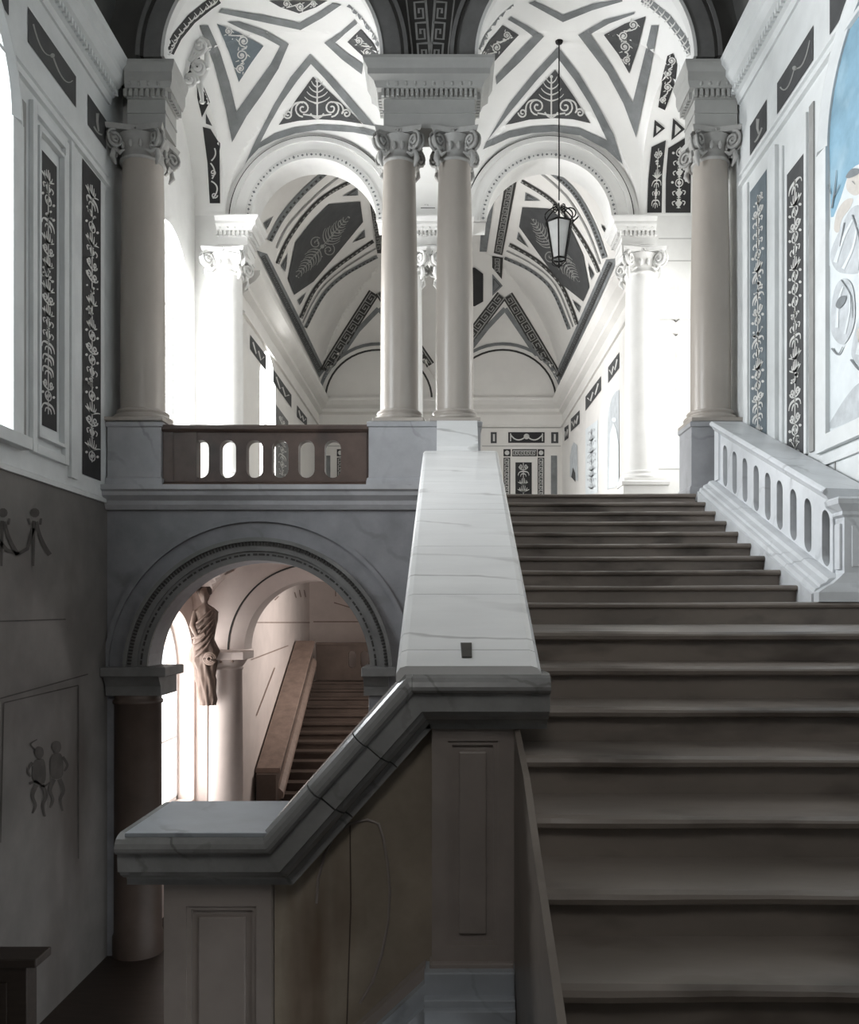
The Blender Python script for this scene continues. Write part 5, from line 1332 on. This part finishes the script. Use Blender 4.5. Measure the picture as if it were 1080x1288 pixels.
wall_panel('r', 10.39, 10.96, 1.9, 5.30, 'panel_blue', 14, 2.8, 3); wall_panel('r', 9.30, 9.77, 1.5, 4.92, 'panel', 13, 2.8, 1)
wall_panel('r', 9.07, 10.06, 5.76, 6.12, 'panel', sw=garl, dm='scroll_dim'); wall_panel('r', 10.39, 10.96, 5.76, 6.13, 'panel', sw=bust, dm='scroll_dim'); wall_panel('r', 7.2, 8.68, 5.76, 6.12, 'panel', sw=garl, dm='scroll_dim')
# mural in the arch of the right wall
f = lambda Y, z: (VX + XR * F / Y, VY - z * F / Y)
arcY = [(MU[0] + MU[1] * math.cos(PI * i / 20), MU[2] + MU[1] * math.sin(PI * i / 20)) for i in range(21)]
mur = painted(plane_x(XR, .004), wall_right, [f(MU[0] + MU[1], MU[3])] + [f(*p) for p in arcY] + [f(MU[0] - MU[1], MU[3])], 'mural_pale', name='mural', res=40)
edge_ = smooth([(MU[0] - MU[1], 3.5), (6.8, 3.75), (7.1, 3.75), (7.35, 3.9), (7.6, 4.05), (7.85, 4.1), (8.1, 4.15), (8.3, 4.0), (8.5, 3.9), (MU[0] + MU[1], 3.95)], n=4)
sk = Paint(plane_x(XR, .008), 20); sk.poly([f(*p) for p in arcY] + [f(*p) for p in edge_[:-1]]); sk.build('painted_sky', 'sky_blue', mur)
R3_ = plane_x(XR, .012); R4_ = plane_x(XR, .016)
R5_ = plane_x(XR, .020)
def blobs(surf, nm, m, pls=(), lns=()):
    g_ = Paint(surf, 12)
    for pl in pls: g_.poly(smooth(pl, True, 4))
    for pts, w0, w1 in lns: g_.line(smooth(pts), w0, w1)
    g_.build(nm, m, mur)
blobs(plane_x(XR, .006), 'painted_ground', 'mural_mid', [[f(8.6, 1.95), f(8.0, 2.15), f(7.3, 1.95), f(6.7, 2.1), f(6.62, 1.85), f(7.6, 1.83), f(8.6, 1.84)]])
blobs(plane_x(XR, .010), 'painted_cloud', 'mural_pale', [[(1040, 330), (1044, 290), (1058, 250), (1070, 216), (1086, 206), (1110, 214), (1130, 250), (1130, 340), (1080, 350)]])
blobs(R3_, 'painted_figure', 'mural_tan', [[(1066, 238), (1068, 222), (1078, 214), (1088, 222), (1087, 238), (1077, 246)], [(1050, 288), (1054, 266), (1064, 252), (1074, 250), (1070, 262), (1060, 276), (1056, 292)], [(1100, 240), (1104, 222), (1116, 220), (1120, 240), (1110, 250)]])
blobs(R3_, 'painted_robe', 'mural_mid', [[(1046, 318), (1056, 292), (1072, 262), (1088, 262), (1096, 300), (1086, 340), (1062, 344), (1050, 336)], [(1046, 410), (1050, 366), (1062, 350), (1074, 362), (1076, 404), (1064, 432), (1052, 428)], [(1072, 440), (1084, 392), (1100, 380), (1112, 430), (1094, 462), (1078, 456)]])
blobs(R4_, 'painted_light', 'mural_pale', [], [([(1052, 330), (1062, 300), (1074, 276)], 5, 2), ([(1062, 338), (1074, 312), (1080, 284)], 4, 1.5), ([(1084, 334), (1090, 300), (1086, 276)], 3.5, 1.5), ([(1054, 412), (1056, 380), (1062, 360)], 4, 1.5), ([(1064, 420), (1070, 392), (1070, 368)], 3, 1.2), ([(1080, 446), (1088, 412), (1098, 392)], 5, 2)])
for q_, (y0_, z0_, sc_) in enumerate(((7.75, 2.35, 1.0), (7.30, 2.2, 1.1), (6.90, 2.3, 0.95), (7.55, 3.1, 0.8), (7.05, 3.05, 0.8))):
    g = lambda a, b: f(y0_ + a * sc_, z0_ + b * sc_)
    blobs(R3_, 'painted_robe', 'mural_mid', [[g(-.16, -.35), g(.18, -.38), g(.22, 0), g(.12, .34), g(-.08, .36), g(-.2, .05)]])
    blobs(R4_, 'painted_figure', 'mural_tan', [[g(-.06, .38), g(.06, .38), g(.075, .5), g(0, .57), g(-.075, .5)], [g(.1, .3), g(.28, .16), g(.34, .26), g(.3, .3), g(.22, .24), g(.12, .36)]])
    blobs(R4_, 'painted_light', 'mural_pale', [], [([g(-.08, .3), g(-.1, 0), g(-.06, -.32)], 5, 2), ([g(0, .3), g(-.02, 0), g(.03, -.32)], 3, 1.2)])
    blobs(R5_, 'painted_shading', 'mural_dark', [[g(-.08, .5), g(0, .6), g(.08, .5), g(.04, .54), g(-.04, .54)]], [([g(.1, .28), g(.14, 0), g(.1, -.34)], 1.8, .8), ([g(.02, .2), g(.06, -.1), g(.02, -.34)], 1.5, .7)])
blobs(R5_, 'painted_shading', 'mural_dark', [[(1053, 384), (1058, 374), (1066, 372), (1065, 380), (1058, 388)], [(1066, 222), (1074, 212), (1086, 214), (1080, 220), (1070, 224)]],
      [([(1048, 262), (1052, 236), (1054, 214)], 1.6, .6), ([(1050, 250), (1058, 232)], 1.2, .6), ([(1047, 244), (1044, 232)], 1.2, .6), ([(1074, 270), (1084, 306), (1082, 340)], 1.8, .7), ([(1064, 280), (1058, 310)], 1.5, .6), ([(1048, 438), (1056, 446), (1062, 436)], 2.2, 1), ([(1060, 352), (1072, 372), (1074, 400)], 1.4, .6), ([(1072, 452), (1084, 466), (1096, 460)], 2.4, 1), ([(1074, 228), (1078, 232)], 1, .6)])
# faded paintings on the lower left wall
fd = Paint(LW, 8)
fd.line([(-14, 646), (-6, 676), (8, 692), (22, 697), (34, 690), (41, 664)], 5)
for x in (3, 43):
    fd.dot((x, 645), 6); fd.line([(x - 1, 655), (x - 2, 712)], 4.5, 3); fd.line(bez((x + 2, 656), (x + 6, 680), (x + 19, 698)), 4, 6)
    fd.line([(x - 8, 652), (x - 6, 660)], 3); fd.line([(x + 8, 652), (x + 7, 660)], 3)
fd.build('faded_garland', 'faded_dark', wll)
fd = Paint(LW, 8)
for cx, cy, sg in ((70, 940, 1), (48, 947, -1)):
    fd.poly(smooth([(cx - 6, cy), (cx - 2, cy - 8), (cx + 5, cy - 6), (cx + 6, cy + 3), (cx, cy + 8)], True, 3))
    fd.poly(smooth([(cx - 5, cy + 9), (cx + 6, cy + 8), (cx + 9, cy + 22), (cx + 7, cy + 38), (cx - 6, cy + 38), (cx - 8, cy + 22)], True, 3))
    fd.line(smooth([(cx - 3, cy + 40), (cx - 8, cy + 54), (cx - 4, cy + 66), (cx - 8, cy + 76)]), 6, 2.5)
    fd.line(smooth([(cx + 4, cy + 40), (cx + 9, cy + 54), (cx + 5, cy + 66), (cx + 8, cy + 80)]), 6, 2.5)
    fd.line(smooth([(cx + sg * 8, cy + 12), (cx + sg * 14, cy + 22), (cx + sg * 10, cy + 30)]), 4, 2.5)
fd.line(smooth([(36, 986), (44, 983), (54, 989), (62, 984)]), 3.5, 2); fd.line(smooth([(44, 944), (38, 936), (46, 930)]), 2.5, 1)
fd.build('faded_figures', 'faded_dark', wll)
fd = Paint(LW, 20)
for ln in ([(-20, 884), (110, 848)], [(4, 884), (0, 1060)], [(4, 884), (98, 862)], [(98, 862), (98, 1080)], [(-20, 782), (82, 779)]): fd.line(ln, 1.6)
fd.build('painted_line', 'faded_dark', wll)
# faint ornament on the white wall right of the rear column, and lines on lower hall walls
RA, RA2 = plane_y(Y2, .006), plane_y(Y2, .012)
painted(RA, wall_rear, [(529, 200), (547, 200), (547, 262), (529, 262)], 'panel', lambda P: candelabra(P, [(530, 200), (546, 200), (546, 262), (530, 262)], 3, 2.4, 4), surf2=RA2)
fd = Paint(RA, 12); candelabra(fd, [(838, 345), (862, 345), (862, 500), (838, 500)], 5, 1.4, 1)
fd.build('faded_ornament', 'gallery', wall_rear)
fd = Paint(RA, 30)
for y in (300, 328, 402, 590): fd.line([(828, y), (872, y)], 0.8)
fd.build('painted_line', 'keyline_and_shade', wall_rear)
fd = Paint(plane_y(24.0, .01), 30)
for ln in ([(394, 782), (470, 782)], [(420, 758), (440, 764), (450, 756)]): fd.line(ln, 1.4)
for x in (422, 430, 438): fd.line([(x, 738), (x, 750)], 1.2)
fd.build('painted_line', 'statue', bpy.data.objects['wall_lower_back'])
fd = Paint(plane_x(-3.75, .01), 30)
for ln in ([(318, 783), (390, 783)], [(345, 755), (350, 750)], [(370, 745), (372, 752)], [(376, 742), (378, 751)], [(382, 742), (384, 751)], [(315, 830), (362, 812)], [(322, 900), (345, 840)]): fd.line(ln, 1.3)
fd.build('painted_line', 'statue', bpy.data.objects['wall_lower_side'])
LC = on_mesh(lowc, 0.012)
for p in ([(282, 722), (300, 714), (290, 745)], [(305, 722), (330, 708), (318, 712), (306, 735)]):
    pp = Paint(LC, 5); pp.loop(p, 1.6); pp.dot((sum(q[0] for q in p) / len(p), sum(q[1] for q in p) / len(p) - 2), 3); pp.build('painted_ornament', 'statue', lowc)
